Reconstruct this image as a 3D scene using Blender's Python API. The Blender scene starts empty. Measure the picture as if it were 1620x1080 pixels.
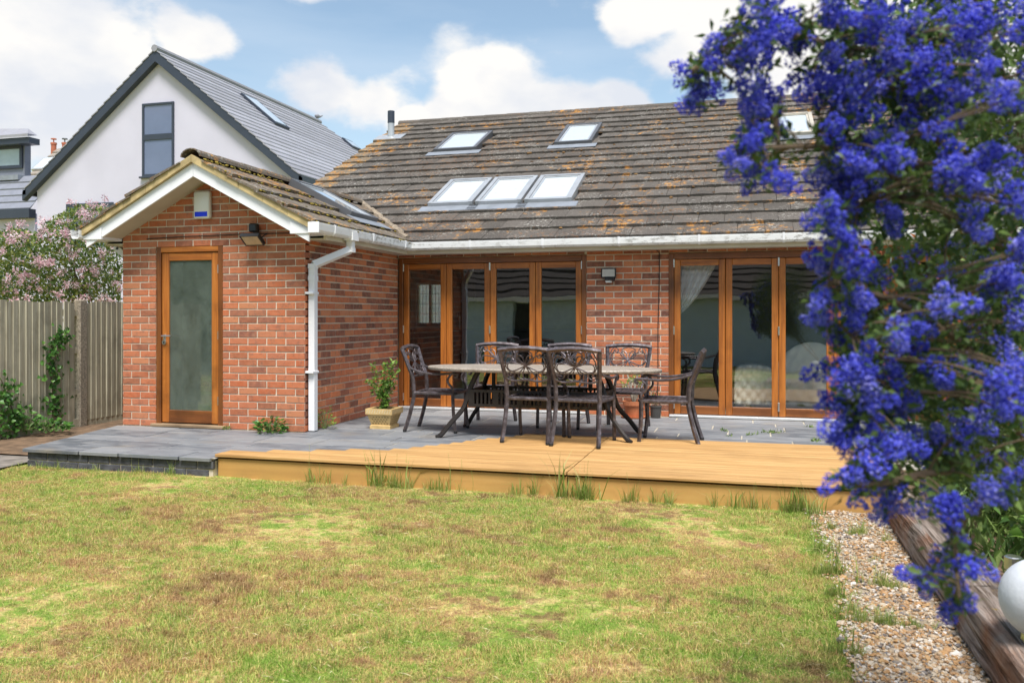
import bpy, math, random
import numpy as np
from mathutils import Vector, Matrix
random.seed(7); RNG = np.random.default_rng(7)
scene = bpy.context.scene
COL = scene.collection
R = math.radians
# ------------------------------------------------------------------ camera
FPX, CX, HY, YAW, CAMH = 1339.0, 810.0, 500.0, R(15.77), 1.2
cd = bpy.data.cameras.new('camera'); cam = bpy.data.objects.new('camera', cd); COL.objects.link(cam)
cam.location = (0, 0, CAMH); cam.rotation_euler = (R(90), 0, YAW)
cd.sensor_width = 36; cd.lens = FPX / 1620 * 36; cd.shift_y = -(540 - HY) / 1620
cd.clip_start = 0.05; cd.clip_end = 2000
cd.dof.use_dof = True; cd.dof.focus_distance = 7.6; cd.dof.aperture_fstop = 4.2
scene.camera = cam
CA, SA = math.cos(YAW), math.sin(YAW)
def ray(px, py):
    u = (px - CX) / FPX
    return Vector((-SA + CA * u, CA + SA * u, -(py - HY) / FPX))
def at_z(px, py, z=0.0):
    d = ray(px, py); return Vector((0, 0, CAMH)) + d * ((z - CAMH) / d.z)
def at_y(px, py, Y):
    d = ray(px, py); return Vector((0, 0, CAMH)) + d * (Y / d.y)
def at_x(px, py, X):
    d = ray(px, py); return Vector((0, 0, CAMH)) + d * (X / d.x)
def at_d(px, py, dep):
    return Vector((0, 0, CAMH)) + ray(px, py) * dep
# ------------------------------------------------------------------ world and sun
SUN_DIR = Vector((0.16, -0.48, 1.0)).normalized()      # towards the sun
SUN_EL = math.asin(SUN_DIR.z); SUN_AZ = math.atan2(SUN_DIR.x, SUN_DIR.y)
world = bpy.data.worlds.new('World'); scene.world = world; world.use_nodes = True
def build_world():
    nt = world.node_tree; nt.nodes.clear(); L = nt.links.new
    def nd(t, **k):
        n = nt.nodes.new(t)
        for a, b in k.items(): setattr(n, a, b)
        return n
    def mth(op, a, b=None, clamp=False):
        n = nd('ShaderNodeMath', operation=op, use_clamp=clamp)
        for i, v in enumerate((a, b)):
            if v is None: continue
            if isinstance(v, (int, float)): n.inputs[i].default_value = v
            else: L(v, n.inputs[i])
        return n.outputs[0]
    out = nd('ShaderNodeOutputWorld'); bg = nd('ShaderNodeBackground'); bg.inputs[1].default_value = 0.1
    L(bg.outputs[0], out.inputs[0])
    sky = nd('ShaderNodeTexSky', sky_type='NISHITA', sun_disc=False)
    sky.sun_elevation = SUN_EL; sky.sun_rotation = SUN_AZ; sky.air_density = 1.0; sky.dust_density = 1.0; sky.ozone_density = 1.6
    tc = nd('ShaderNodeTexCoord'); V = tc.outputs['Generated']
    sep = nd('ShaderNodeSeparateXYZ'); L(V, sep.inputs[0])
    # lumpy cloud noise on the sky direction, flattened towards the horizon
    mp = nd('ShaderNodeMapping'); mp.inputs['Scale'].default_value = (1, 1, 1.7); L(V, mp.inputs[0])
    n1 = nd('ShaderNodeTexNoise'); n1.inputs['Scale'].default_value = 5.5; n1.inputs['Detail'].default_value = 9; n1.inputs['Roughness'].default_value = .56
    L(mp.outputs[0], n1.inputs['Vector'])
    n2 = nd('ShaderNodeTexNoise'); n2.inputs['Scale'].default_value = 2.1; n2.inputs['Detail'].default_value = 3
    L(mp.outputs[0], n2.inputs['Vector'])
    cover = mth('MULTIPLY', mth('SUBTRACT', n2.outputs[0], .50), 2.6)
    bump = None
    for px, py, r in ((30, 60, .12), (95, 130, .15), (60, 190, .14), (315, 62, .055), (515, 150, .085), (590, 165, .07), (790, 150, .075),
                      (860, 172, .06), (720, 185, .06), (640, 190, .05), (1040, 15, .06), (1130, 60, .08), (1330, 90, .16), (1480, 40, .15), (500, -40, .06), (960, 185, .05)):
        c = ray(px, py).normalized()
        sb = nd('ShaderNodeVectorMath', operation='SUBTRACT'); L(V, sb.inputs[0]); sb.inputs[1].default_value = c
        ml = nd('ShaderNodeVectorMath', operation='MULTIPLY'); L(sb.outputs[0], ml.inputs[0]); ml.inputs[1].default_value = (1, 1, 1.55)
        ln = nd('ShaderNodeVectorMath', operation='LENGTH'); L(ml.outputs[0], ln.inputs[0])
        b = mth('SUBTRACT', 1.0, mth('DIVIDE', ln.outputs['Value'], r))
        bump = b if bump is None else mth('MAXIMUM', bump, b)
    bump = mth('MAXIMUM', bump, -.55)
    dens = mth('ADD', mth('MULTIPLY', bump, .75), mth('MULTIPLY', mth('SUBTRACT', n1.outputs[0], .5), 2.1))
    gen = mth('ADD', mth('SUBTRACT', cover, .42), mth('MULTIPLY', mth('SUBTRACT', n1.outputs[0], .5), 1.6))
    dens = mth('MAXIMUM', dens, mth('MULTIPLY', gen, .8))
    mask = nd('ShaderNodeMapRange', interpolation_type='SMOOTHSTEP'); L(dens, mask.inputs[0])
    mask.inputs[1].default_value = -.06; mask.inputs[2].default_value = .24
    # thin veil
    mp3 = nd('ShaderNodeMapping'); mp3.inputs['Scale'].default_value = (1, 1, 5); mp3.inputs['Rotation'].default_value = (.25, .1, 0); L(V, mp3.inputs[0])
    n3 = nd('ShaderNodeTexNoise'); n3.inputs['Scale'].default_value = 3.2; n3.inputs['Detail'].default_value = 6; L(mp3.outputs[0], n3.inputs['Vector'])
    veil = nd('ShaderNodeMapRange'); L(n3.outputs[0], veil.inputs[0]); veil.inputs[1].default_value = .38; veil.inputs[2].default_value = .78; veil.inputs[3].default_value = .05; veil.inputs[4].default_value = .52
    hz = nd('ShaderNodeMapRange'); L(sep.outputs[2], hz.inputs[0]); hz.inputs[1].default_value = .30; hz.inputs[2].default_value = 0.0; hz.inputs[3].default_value = 0; hz.inputs[4].default_value = .6
    veil2 = mth('MAXIMUM', veil.outputs[0], hz.outputs[0])
    # cloud shading: bright tops, faintly grey undersides
    n4 = nd('ShaderNodeTexNoise'); n4.inputs['Scale'].default_value = 7; n4.inputs['Detail'].default_value = 5; L(mp.outputs[0], n4.inputs['Vector'])
    cr = nd('ShaderNodeValToRGB'); L(n4.outputs[0], cr.inputs[0])
    cr.color_ramp.elements[0].position = .36; cr.color_ramp.elements[0].color = (4.3, 4.5, 4.9, 1)
    cr.color_ramp.elements[1].position = .56; cr.color_ramp.elements[1].color = (5.6, 5.5, 5.35, 1)
    gain = nd('ShaderNodeMix', data_type='RGBA', blend_type='MULTIPLY'); gain.inputs[0].default_value = 1
    L(sky.outputs[0], gain.inputs[6]); gain.inputs[7].default_value = SKY_GAIN
    m1 = nd('ShaderNodeMix', data_type='RGBA'); L(veil2, m1.inputs[0]); L(gain.outputs[2], m1.inputs[6]); m1.inputs[7].default_value = (3.7, 4.4, 5.2, 1)
    m2 = nd('ShaderNodeMix', data_type='RGBA'); L(mask.outputs[0], m2.inputs[0]); L(m1.outputs[2], m2.inputs[6]); L(cr.outputs[0], m2.inputs[7])
    L(m2.outputs[2], bg.inputs[0])
SKY_GAIN = (1.18, 1.14, 1.0, 1)
build_world()
sl = bpy.data.lights.new('sun', 'SUN'); sl.energy = 3.1; sl.angle = R(20); sl.color = (1, .965, .92)
sun = bpy.data.objects.new('sun', sl); COL.objects.link(sun); sun.location = (0, 0, 30)
sun.rotation_euler = SUN_DIR.to_track_quat('Z', 'Y').to_euler()
vs = scene.view_settings; vs.view_transform = 'Standard'; vs.look = 'None'; vs.exposure = 0.87; vs.gamma = 1.0
# ------------------------------------------------------------------ mesh helpers
class MB:
    def __init__(s): s.v = []; s.f = []
    def add(s, vs, fs):
        o = len(s.v); s.v += [tuple(p) for p in vs]; s.f += [tuple(i + o for i in f) for f in fs]; return s
    def box(s, a, b):
        (x0, y0, z0), (x1, y1, z1) = a, b
        return s.add([(x0,y0,z0),(x1,y0,z0),(x1,y1,z0),(x0,y1,z0),(x0,y0,z1),(x1,y0,z1),(x1,y1,z1),(x0,y1,z1)],
                     [(0,3,2,1),(4,5,6,7),(0,1,5,4),(1,2,6,5),(2,3,7,6),(3,0,4,7)])
    def cbox(s, a, b, c=.004):
        """box with chamfered edges"""
        (x0, y0, z0), (x1, y1, z1) = a, b
        P = []; idx = {}
        X, Y, Z = (x0, x1), (y0, y1), (z0, z1)
        for i in (0, 1):
            for j in (0, 1):
                for k in (0, 1):
                    sx, sy, sz = (c if i == 0 else -c), (c if j == 0 else -c), (c if k == 0 else -c)
                    for ax in range(3):
                        p = [X[i] + sx, Y[j] + sy, Z[k] + sz]; p[ax] = (X[i], Y[j], Z[k])[ax]
                        idx[i, j, k, ax] = len(P); P.append(tuple(p))
        F = []
        for ax in range(3):
            o = [q for q in range(3) if q != ax]
            for sd in (0, 1):
                q = []
                for a_, b_ in ((0, 0), (1, 0), (1, 1), (0, 1)):
                    t = [0, 0, 0]; t[ax] = sd; t[o[0]] = a_; t[o[1]] = b_; q.append(idx[t[0], t[1], t[2], ax])
                flip = (sd == 0) ^ (ax == 1)
                F.append(tuple(reversed(q)) if flip else tuple(q))
        for ax in range(3):
            o = [q for q in range(3) if q != ax]
            for a_ in (0, 1):
                for b_ in (0, 1):
                    t0 = [0, 0, 0]; t0[o[0]] = a_; t0[o[1]] = b_; t1 = list(t0); t1[ax] = 1
                    F.append((idx[(*t0, o[0])], idx[(*t0, o[1])], idx[(*t1, o[1])], idx[(*t1, o[0])]))
        for i in (0, 1):
            for j in (0, 1):
                for k in (0, 1): F.append((idx[i, j, k, 0], idx[i, j, k, 1], idx[i, j, k, 2]))
        return s.add(P, F)
    def prism(s, poly, axis, a, b):
        """extrude a 2D polygon along an axis (0 x: poly is (y,z); 1 y: (x,z); 2 z: (x,y))"""
        def mk(p, w): return (w, p[0], p[1]) if axis == 0 else ((p[0], w, p[1]) if axis == 1 else (p[0], p[1], w))
        n = len(poly)
        return s.add([mk(p, a) for p in poly] + [mk(p, b) for p in poly],
                     [tuple(range(n)), tuple(range(2 * n - 1, n - 1, -1))] + [(i, (i + 1) % n + 0, n + (i + 1) % n, n + i) for i in range(n)])
    def frame(s, O, U, V, N, a, b):
        """box in a local frame"""
        m = MB().box(a, b)
        return s.add([O + U * p[0] + V * p[1] + N * p[2] for p in m.v], m.f)
    def tube(s, pts, r, n=6, cap=True, flat=1.0, up=None):
        pts = [Vector(p) for p in pts]; m = len(pts)
        rr = r if isinstance(r, (list, tuple)) else [r] * m
        vs = []; prev = None
        for i, p in enumerate(pts):
            t = (pts[min(i + 1, m - 1)] - pts[max(i - 1, 0)])
            t = t.normalized() if t.length > 1e-9 else Vector((0, 0, 1))
            if up is not None: a = Vector(up)
            elif prev is not None: a = prev
            else: a = Vector((0, 0, 1)) if abs(t.z) < .9 else Vector((1, 0, 0))
            x = a - t * a.dot(t); x = x.normalized() if x.length > 1e-6 else t.orthogonal().normalized()
            prev = x; y = t.cross(x)
            for k in range(n):
                an = 2 * math.pi * k / n
                vs.append(p + x * (math.cos(an) * rr[i] * flat) + y * (math.sin(an) * rr[i]))
        fs = [(i * n + k, i * n + (k + 1) % n, (i + 1) * n + (k + 1) % n, (i + 1) * n + k) for i in range(m - 1) for k in range(n)]
        if cap: fs += [tuple(reversed(range(n))), tuple(range((m - 1) * n, m * n))]
        return s.add(vs, fs)
    def lathe(s, prof, c=(0, 0, 0), n=20, cap=True):
        vs = []; m = len(prof)
        for r, z in prof:
            for k in range(n):
                a = 2 * math.pi * k / n; vs.append((c[0] + r * math.cos(a), c[1] + r * math.sin(a), c[2] + z))
        fs = [(i * n + k, i * n + (k + 1) % n, (i + 1) * n + (k + 1) % n, (i + 1) * n + k) for i in range(m - 1) for k in range(n)]
        if cap: fs += [tuple(reversed(range(n))), tuple(range((m - 1) * n, m * n))]
        return s.add(vs, fs)
    def sphere(s, c, r, n=10, m=6, sq=(1, 1, 1)):
        vs = []; fs = []
        for i in range(1, m):
            th = math.pi * i / m
            for k in range(n):
                a = 2 * math.pi * k / n
                vs.append((c[0] + r * sq[0] * math.sin(th) * math.cos(a), c[1] + r * sq[1] * math.sin(th) * math.sin(a), c[2] + r * sq[2] * math.cos(th)))
        t = len(vs); vs += [(c[0], c[1], c[2] + r * sq[2]), (c[0], c[1], c[2] - r * sq[2])]
        for i in range(m - 2):
            for k in range(n): fs.append((i * n + k, (i + 1) * n + k, (i + 1) * n + (k + 1) % n, i * n + (k + 1) % n))
        for k in range(n): fs.append((t, k, (k + 1) % n)); fs.append((t + 1, (m - 2) * n + (k + 1) % n, (m - 2) * n + k))
        return s.add(vs, fs)
    def mesh(s, name, mat=None, smooth=False):
        me = bpy.data.meshes.new(name); me.from_pydata([tuple(p) for p in s.v], [], s.f); me.validate(); 
        import bmesh
        bm = bmesh.new(); bm.from_mesh(me); bmesh.ops.recalc_face_normals(bm, faces=bm.faces); bm.to_mesh(me); bm.free()
        if mat: me.materials.append(mat)
        if smooth: me.polygons.foreach_set('use_smooth', [True] * len(me.polygons))
        return me
    def build(s, name, mat, parent=None, smooth=False):
        return link(name, s.mesh(name, mat, smooth), parent)
def world_loc(o):
    l = Vector(o.location)
    while o.parent: o = o.parent; l = l + Vector(o.location)
    return l
def link(name, me, parent=None, loc=None):
    """meshes are written in world coordinates; children cancel their parent's offset"""
    o = bpy.data.objects.new(name, me); COL.objects.link(o)
    if parent:
        o.parent = parent
        if parent.get('_local'): pass
        else: o.matrix_parent_inverse = Matrix.Translation(-Vector(parent['_w'] if '_w' in parent else (0, 0, 0)))
    if loc is not None: o.location = loc
    return o
def thing(name, label, cat, loc=(0, 0, 0), group=None, local=False, rz=0):
    o = bpy.data.objects.new(name, None); COL.objects.link(o); o.location = loc; o.rotation_euler = (0, 0, rz); o.empty_display_size = .1
    o['label'] = label; o['category'] = cat
    if group: o['group'] = group
    if local: o['_local'] = 1
    else: o['_w'] = tuple(loc)
    return o
def tag(o, label=None, cat=None, group=None, kind=None):
    for k, v in (('label', label), ('category', cat), ('group', group), ('kind', kind)):
        if v: o[k] = v
    return o
def copy_tree(o, parent=None):
    c = o.copy(); COL.objects.link(c); c.parent = parent
    for ch in list(o.children): copy_tree(ch, c)
    return c
def raw_mesh(name, verts, faces, mat, smooth=False):
    """fast mesh from numpy arrays; faces is (n,k) with k fixed"""
    me = bpy.data.meshes.new(name); n, k = faces.shape
    me.vertices.add(len(verts)); me.vertices.foreach_set('co', np.asarray(verts, dtype=np.float32).ravel())
    me.loops.add(n * k); me.loops.foreach_set('vertex_index', faces.astype(np.int32).ravel())
    me.polygons.add(n); me.polygons.foreach_set('loop_start', np.arange(0, n * k, k, dtype=np.int32))
    try: me.polygons.foreach_set('loop_total', np.full(n, k, dtype=np.int32))
    except Exception: pass
    me.materials.append(mat); me.update(calc_edges=True)
    if smooth: me.polygons.foreach_set('use_smooth', [True] * n)
    return me
def unit(a): return a / np.maximum(np.linalg.norm(a, axis=1, keepdims=True), 1e-9)
def leaf_arrays(c, d, nrm, ln, wd, fold=.25, curl=.15):
    """folded leaf: base, two shoulders, tip, mid rib points -> 4 triangles"""
    c = np.asarray(c, float); d = unit(np.asarray(d, float)); nrm = np.asarray(nrm, float)
    nrm = unit(nrm - d * (nrm * d).sum(1, keepdims=True)); s = np.cross(d, nrm)
    ln = np.asarray(ln, float).reshape(-1, 1) * np.ones((len(c), 1)); wd = np.asarray(wd, float).reshape(-1, 1) * np.ones((len(c), 1))
    base = c; mid = c + d * ln * .5; tip = c + d * ln - nrm * ln * curl
    l = c + d * ln * .42 + s * wd * .5 + nrm * wd * fold; r = c + d * ln * .42 - s * wd * .5 + nrm * wd * fold
    V = np.stack([base, l, tip, r, mid], 1).reshape(-1, 3)
    o = (np.arange(len(c)) * 5)[:, None]
    F = np.concatenate([o + np.array([[0, 4, 1]]), o + np.array([[1, 4, 2]]), o + np.array([[0, 3, 4]]), o + np.array([[3, 2, 4]])], 0)
    return V, F
def leaves(name, mat, parent, c, d, nrm, ln, wd, fold=.25, curl=.15, kind=None):
    V, F = leaf_arrays(c, d, nrm, ln, wd, fold, curl)
    o = link(name, raw_mesh(name, V, F, mat), parent)
    if kind: o['kind'] = kind
    return o
def rdir(n, up=0.0):
    a = RNG.normal(size=(n, 3)); a[:, 2] += up; return unit(a)
# ------------------------------------------------------------------ material helpers
class NT:
    def __init__(s, name):
        s.m = bpy.data.materials.new(name); s.m.use_nodes = True; s.t = s.m.node_tree; s.t.nodes.clear()
        s.out = s.n('ShaderNodeOutputMaterial')
    def n(s, t, **k):
        x = s.t.nodes.new(t)
        for a, b in k.items(): setattr(x, a, b)
        return x
    def L(s, a, b): s.t.links.new(a, b)
    def put(s, sock, v):
        if v is None: return
        if hasattr(v, 'is_linked') or isinstance(v, bpy.types.NodeSocket): s.L(v, sock)
        elif isinstance(v, (tuple, list)) and sock.type == 'RGBA' and len(v) == 3: sock.default_value = (*v, 1)
        else: sock.default_value = v
    def pos(s, scale=(1, 1, 1), obj=False):
        if obj: g = s.n('ShaderNodeTexCoord').outputs['Object']
        else: g = s.n('ShaderNodeNewGeometry').outputs['Position']
        mp = s.n('ShaderNodeMapping'); mp.inputs['Scale'].default_value = scale; s.L(g, mp.inputs[0]); return mp.outputs[0]
    def noise(s, vec, scale, detail=4, rough=.55, dist=0):
        x = s.n('ShaderNodeTexNoise'); s.L(vec, x.inputs['Vector']); x.inputs['Scale'].default_value = scale; x.inputs['Detail'].default_value = detail
        x.inputs['Roughness'].default_value = rough; x.inputs['Distortion'].default_value = dist; return x.outputs[0]
    def vor(s, vec, scale, feature='F1', out='Distance'):
        x = s.n('ShaderNodeTexVoronoi', feature=feature); s.L(vec, x.inputs['Vector']); x.inputs['Scale'].default_value = scale; return x.outputs[out]
    def rand(s):
        oi = s.n('ShaderNodeObjectInfo').outputs['Random']; isl = s.n('ShaderNodeNewGeometry').outputs['Random Per Island']
        return s.math('FRACT', s.math('ADD', s.math('MULTIPLY', oi, 7.31), s.math('MULTIPLY', isl, 3.77)))
    def math(s, op, a, b=None, clamp=False):
        x = s.n('ShaderNodeMath', operation=op, use_clamp=clamp); s.put(x.inputs[0], a)
        if b is not None: s.put(x.inputs[1], b)
        return x.outputs[0]
    def ramp(s, fac, stops, interp='LINEAR'):
        x = s.n('ShaderNodeValToRGB'); s.L(fac, x.inputs[0]); e = x.color_ramp; e.interpolation = interp
        while len(e.elements) < len(stops): e.elements.new(.5)
        for el, (p, c) in zip(e.elements, stops):
            el.position = p; el.color = (*c, 1) if len(c) == 3 else c
        return x.outputs[0]
    def rng(s, v, a, b, c=0, d=1):
        x = s.n('ShaderNodeMapRange'); s.L(v, x.inputs[0])
        for i, q in enumerate((a, b, c, d)): x.inputs[i + 1].default_value = q
        return x.outputs[0]
    def mix(s, fac, a, b, mode='MIX'):
        x = s.n('ShaderNodeMix', data_type='RGBA', blend_type=mode); s.put(x.inputs[0], fac); s.put(x.inputs[6], a); s.put(x.inputs[7], b); return x.outputs[2]
    def bump(s, h, strength=.3, dist=.01, normal=None):
        x = s.n('ShaderNodeBump'); s.L(h, x.inputs['Height']); x.inputs['Strength'].default_value = strength; x.inputs['Distance'].default_value = dist
        if normal: s.L(normal, x.inputs['Normal'])
        return x.outputs[0]
    def bsdf(s, color, rough=.6, normal=None, metal=0, spec=.5, coat=0, trans=0, ior=None, sheen=0):
        x = s.n('ShaderNodeBsdfPrincipled'); s.put(x.inputs['Base Color'], color); s.put(x.inputs['Roughness'], rough); s.put(x.inputs['Metallic'], metal)
        x.inputs['Specular IOR Level'].default_value = spec; x.inputs['Coat Weight'].default_value = coat; x.inputs['Transmission Weight'].default_value = trans
        if normal: s.L(normal, x.inputs['Normal'])
        return x.outputs[0]
    def done(s, sh): s.L(sh, s.out.inputs[0]); return s.m
def simple(name, col, rough=.5, var=.12, scale=8, bump=.0, metal=0, spec=.5, bscale=60):
    t = NT(name); p = t.pos(); n = t.noise(p, scale, 5)
    dark = tuple(c * (1 - var) for c in col); lite = tuple(min(1, c * (1 + var)) for c in col)
    c = t.ramp(n, [(.3, dark), (.7, lite)])
    nm = t.bump(t.noise(p, bscale, 4), bump, .004) if bump else None
    return t.done(t.bsdf(c, rough, nm, metal, spec))
def leafmat(name, stops, transl=.35, rough=.5, spec=.35, pscale=1.2, objvar=0):
    t = NT(name); r = t.rand(); n = t.noise(t.pos(), pscale, 2)
    f = t.math('ADD', t.math('MULTIPLY', r, .65), t.math('MULTIPLY', n, .35))
    if objvar: f = t.math('ADD', f, t.rng(t.n('ShaderNodeObjectInfo').outputs['Random'], 0, 1, -objvar, objvar))
    c = t.ramp(f, stops); b = t.bsdf(c, rough, spec=spec)
    tr = t.n('ShaderNodeBsdfTranslucent'); t.L(c, tr.inputs[0])
    mx = t.n('ShaderNodeMixShader'); mx.inputs[0].default_value = transl; t.L(b, mx.inputs[1]); t.L(tr.outputs[0], mx.inputs[2])
    return t.done(mx.outputs[0])
# ------------------------------------------------------------------ materials
def brick_mat(name, stops):
    t = NT(name); p = t.pos(); r = t.rand(); c = t.ramp(r, stops)
    n = t.noise(p, 18, 5, .6); c = t.mix(t.rng(n, .35, .75, 0, .65), c, (.52, .21, .115), 'MIX'); c = t.mix(t.rng(t.noise(p, 16, 5, .65), .54, .68, 0, .6), c, (.21, .105, .075))
    sp = t.noise(p, 95, 4, .6); c = t.mix(t.rng(sp, .56, .72, 0, .5), c, (.17, .09, .065))
    ef = t.noise(p, 7, 6, .65); c = t.mix(t.rng(ef, .60, .78, 0, .38), c, (.56, .40, .27))
    hgt = t.math('ADD', t.noise(p, 120, 5, .65), t.math('MULTIPLY', t.noise(p, 30, 3), .7))
    return t.done(t.bsdf(c, .88, t.bump(hgt, .55, .006), spec=.25))
M = {}
M['brick_rosy'] = brick_mat('brick_rosy', [(0, (0.238, 0.086, 0.050)), (.09, (0.338, 0.122, 0.061)), (.22, (0.474, 0.126, 0.050)), (.45, (0.519, 0.168, 0.072)), (.65, (0.452, 0.152, 0.080)), (.82, (0.531, 0.213, 0.101)), (.92, (0.317, 0.122, 0.072)), (1, (0.226, 0.091, 0.061))])
M['brick_mixed'] = brick_mat('brick_mixed', [(0, (0.138, 0.062, 0.045)), (.22, (0.205, 0.080, 0.053)), (.30, (0.453, 0.135, 0.061)), (.55, (0.575, 0.171, 0.066)), (.72, (0.602, 0.231, 0.105)), (.80, (0.329, 0.104, 0.057)), (1, (0.178, 0.074, 0.053))])
M['brick_engine'] = simple('engineering_brick', (.075, .075, .085), .75, .55, 14, .5)
def mortar_mat():
    t = NT('mortar'); p = t.pos(); n = t.noise(p, 6, 5); c = t.ramp(n, [(.3, (.56, .48, .37)), (.7, (.72, .63, .50))])
    return t.done(t.bsdf(c, .95, t.bump(t.noise(p, 160, 4), .6, .004), spec=.1))
M['mortar'] = mortar_mat()
def tile_mat(name, base, orange, moss, pale):
    t = NT(name); p = t.pos(); r = t.rand()
    c = t.ramp(r, [(0, tuple(b * .72 for b in base)), (.5, base), (1, tuple(b * 1.28 for b in base))])
    c = t.mix(t.rng(t.noise(p, 3, 5), .35, .7, 0, .6), c, (.108, .094, .080))
    fine = t.noise(p, 70, 5, .65); c = t.mix(t.rng(fine, .48, .7, 0, .55), c, (.195, .17, .142)); c = t.mix(t.rng(t.noise(p, 38, 4, .7), .56, .66, 0, .65), c, (.045, .038, .032))
    lo = t.math('MULTIPLY', t.rng(t.noise(p, 1.6, 4, .6), .56 - orange, .64 - orange), t.rng(t.noise(p, 10, 5, .7), .52, .60)); c = t.mix(t.math('MULTIPLY', lo, .9), c, (.47, .22, .045))
    wl = t.math('MULTIPLY', t.rng(t.noise(p, 1.9, 3, .5, 1.0), .48 - pale, .64 - pale), t.rng(t.noise(p, 26, 5, .72), .545, .61)); c = t.mix(t.math('MULTIPLY', wl, .62), c, (.50, .475, .42))
    rs = t.math('MULTIPLY', t.rng(t.noise(p, .8, 3, .5, .5), .53 - moss, .66 - moss), t.rng(t.noise(p, 24, 4, .7), .54, .62)); c = t.mix(t.math('MULTIPLY', rs, .75), c, (.20, .10, .05))
    h = t.math('ADD', fine, t.math('MULTIPLY', t.math('ADD', lo, wl), .5))
    return t.done(t.bsdf(c, .92, t.bump(h, .6, .008), spec=.2))
M['tile'] = tile_mat('roof_tile', (.086, .075, .065), .03, .06, .02)
M['tile_ext'] = tile_mat('roof_tile_mossy', (.14, .115, .085), .07, .14, .05)
M['tile_verge'] = tile_mat('roof_tile_lichen', (.20, .155, .10), .34, .05, .0)
M['moss'] = leafmat('moss', [(.2, (.09, .055, .03)), (.5, (.16, .095, .05)), (.8, (.26, .15, .06))], .05, .95, .1, 3)
M['moss_green'] = leafmat('moss_green', [(.2, (.07, .065, .02)), (.55, (.16, .12, .03)), (.85, (.32, .24, .05))], .05, .95, .1, 3)
M['cement'] = simple('verge_cement', (.46, .35, .17), .9, .3, 9, .5)
M['valley'] = simple('valley_mortar', (.25, .20, .145), .95, .35, 14, .7)
def wood(name, axis, cols, rough=.38, grain=1.0, coat=.15, dark=.35, wear=.6):
    t = NT(name); sc = [28 * grain] * 3; sc[axis] = 1.3 * grain; p = t.pos(tuple(sc)); q = t.pos()
    n = t.noise(p, 1.0, 6, .6, .6); r = t.rand()
    c = t.ramp(n, [(.28, cols[0]), (.5, cols[1]), (.74, cols[2])])
    c = t.mix(t.rng(r, 0, 1, 0, .30), c, cols[0])
    sc2 = [70 * grain] * 3; sc2[axis] = 3; f = t.noise(t.pos(tuple(sc2)), 1.0, 4, .7)
    c = t.mix(t.rng(f, .58, .74, 0, dark), c, tuple(v * .35 for v in cols[0]))
    w = t.noise(q, 2.1, 5, .6); c = t.mix(t.rng(w, .52, .70, 0, wear), c, tuple(v * .45 for v in cols[0]))
    return t.done(t.bsdf(c, rough, t.bump(f, .25, .003), spec=.45, coat=coat))
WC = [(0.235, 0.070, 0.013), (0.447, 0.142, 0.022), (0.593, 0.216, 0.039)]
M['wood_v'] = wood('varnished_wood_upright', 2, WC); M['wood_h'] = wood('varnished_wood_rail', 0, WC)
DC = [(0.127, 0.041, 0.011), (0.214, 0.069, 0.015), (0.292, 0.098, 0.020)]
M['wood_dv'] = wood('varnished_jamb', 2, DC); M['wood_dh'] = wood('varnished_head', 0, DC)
M['wood_sill'] = wood('weathered_sill', 0, [(.22, .14, .08), (.34, .24, .14), (.42, .32, .20)], .7, 1, 0)
M['deck'] = wood('stained_deck', 0, [(.34, .18, .06), (.52, .295, .105), (.66, .42, .175)], .65, .8, .0, .6, .18)
M['deck_face'] = wood('stained_fascia', 0, [(.46, .25, .075), (.55, .31, .095), (.60, .36, .12)], .6, .35, .0, .12, .2)
M['fence'] = wood('weathered_fence', 2, [(0.279, 0.246, 0.171), (0.457, 0.425, 0.312), (0.615, 0.582, 0.445)], .9, 1, 0, .45)
def slate_mat():
    t = NT('slate'); p = t.pos(); r = t.rand()
    c = t.ramp(r, [(0, (.10, .108, .12)), (.5, (.155, .165, .182)), (1, (.225, .23, .235))])
    n = t.noise(t.pos((1, 2.5, 1)), 3.5, 6, .62, .5); c = t.mix(t.rng(n, .42, .7, 0, .75), c, (.27, .27, .27))
    b = t.noise(p, 2.2, 5, .6); c = t.mix(t.rng(b, .56, .74, 0, .55), c, (.25, .21, .16))
    s = t.noise(p, 42, 4, .7); c = t.mix(t.rng(s, .62, .70, 0, .5), c, (.38, .36, .32))
    rg = t.rng(n, .3, .7, .42, .7)
    return t.done(t.bsdf(c, rg, t.bump(t.math('ADD', n, t.math('MULTIPLY', s, .3)), .35, .01), spec=.4))
M['slate'] = slate_mat()
M['pointing'] = simple('patio_pointing', (.40, .36, .29), .95, .4, 7, .4)
def upvc_mat():
    t = NT('white_upvc'); p = t.pos((1, 1, 3)); n = t.noise(p, 9, 6, .7); c = t.mix(t.rng(n, .60, .75, 0, .35), (.80, .80, .80), (.40, .38, .33))
    return t.done(t.bsdf(c, .32, spec=.5))
M['upvc'] = simple('white_upvc', (.80, .80, .81), .3, .02, 3)
def gutter_mat():
    t = NT('grimy_gutter'); p = t.pos((2, 2, 5)); n = t.noise(p, 5, 7, .75); m = t.rng(t.noise(t.pos(), .9, 3), .40, .62)
    c = t.mix(t.math('MULTIPLY', t.rng(n, .50, .60, 0, .8), m), (.78, .78, .77), (.16, .14, .11)); return t.done(t.bsdf(c, .4))
M['gutter'] = gutter_mat()
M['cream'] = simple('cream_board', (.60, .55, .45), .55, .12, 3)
M['soffit'] = simple('soffit_board', (.52, .46, .37), .6, .12, 3)
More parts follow.
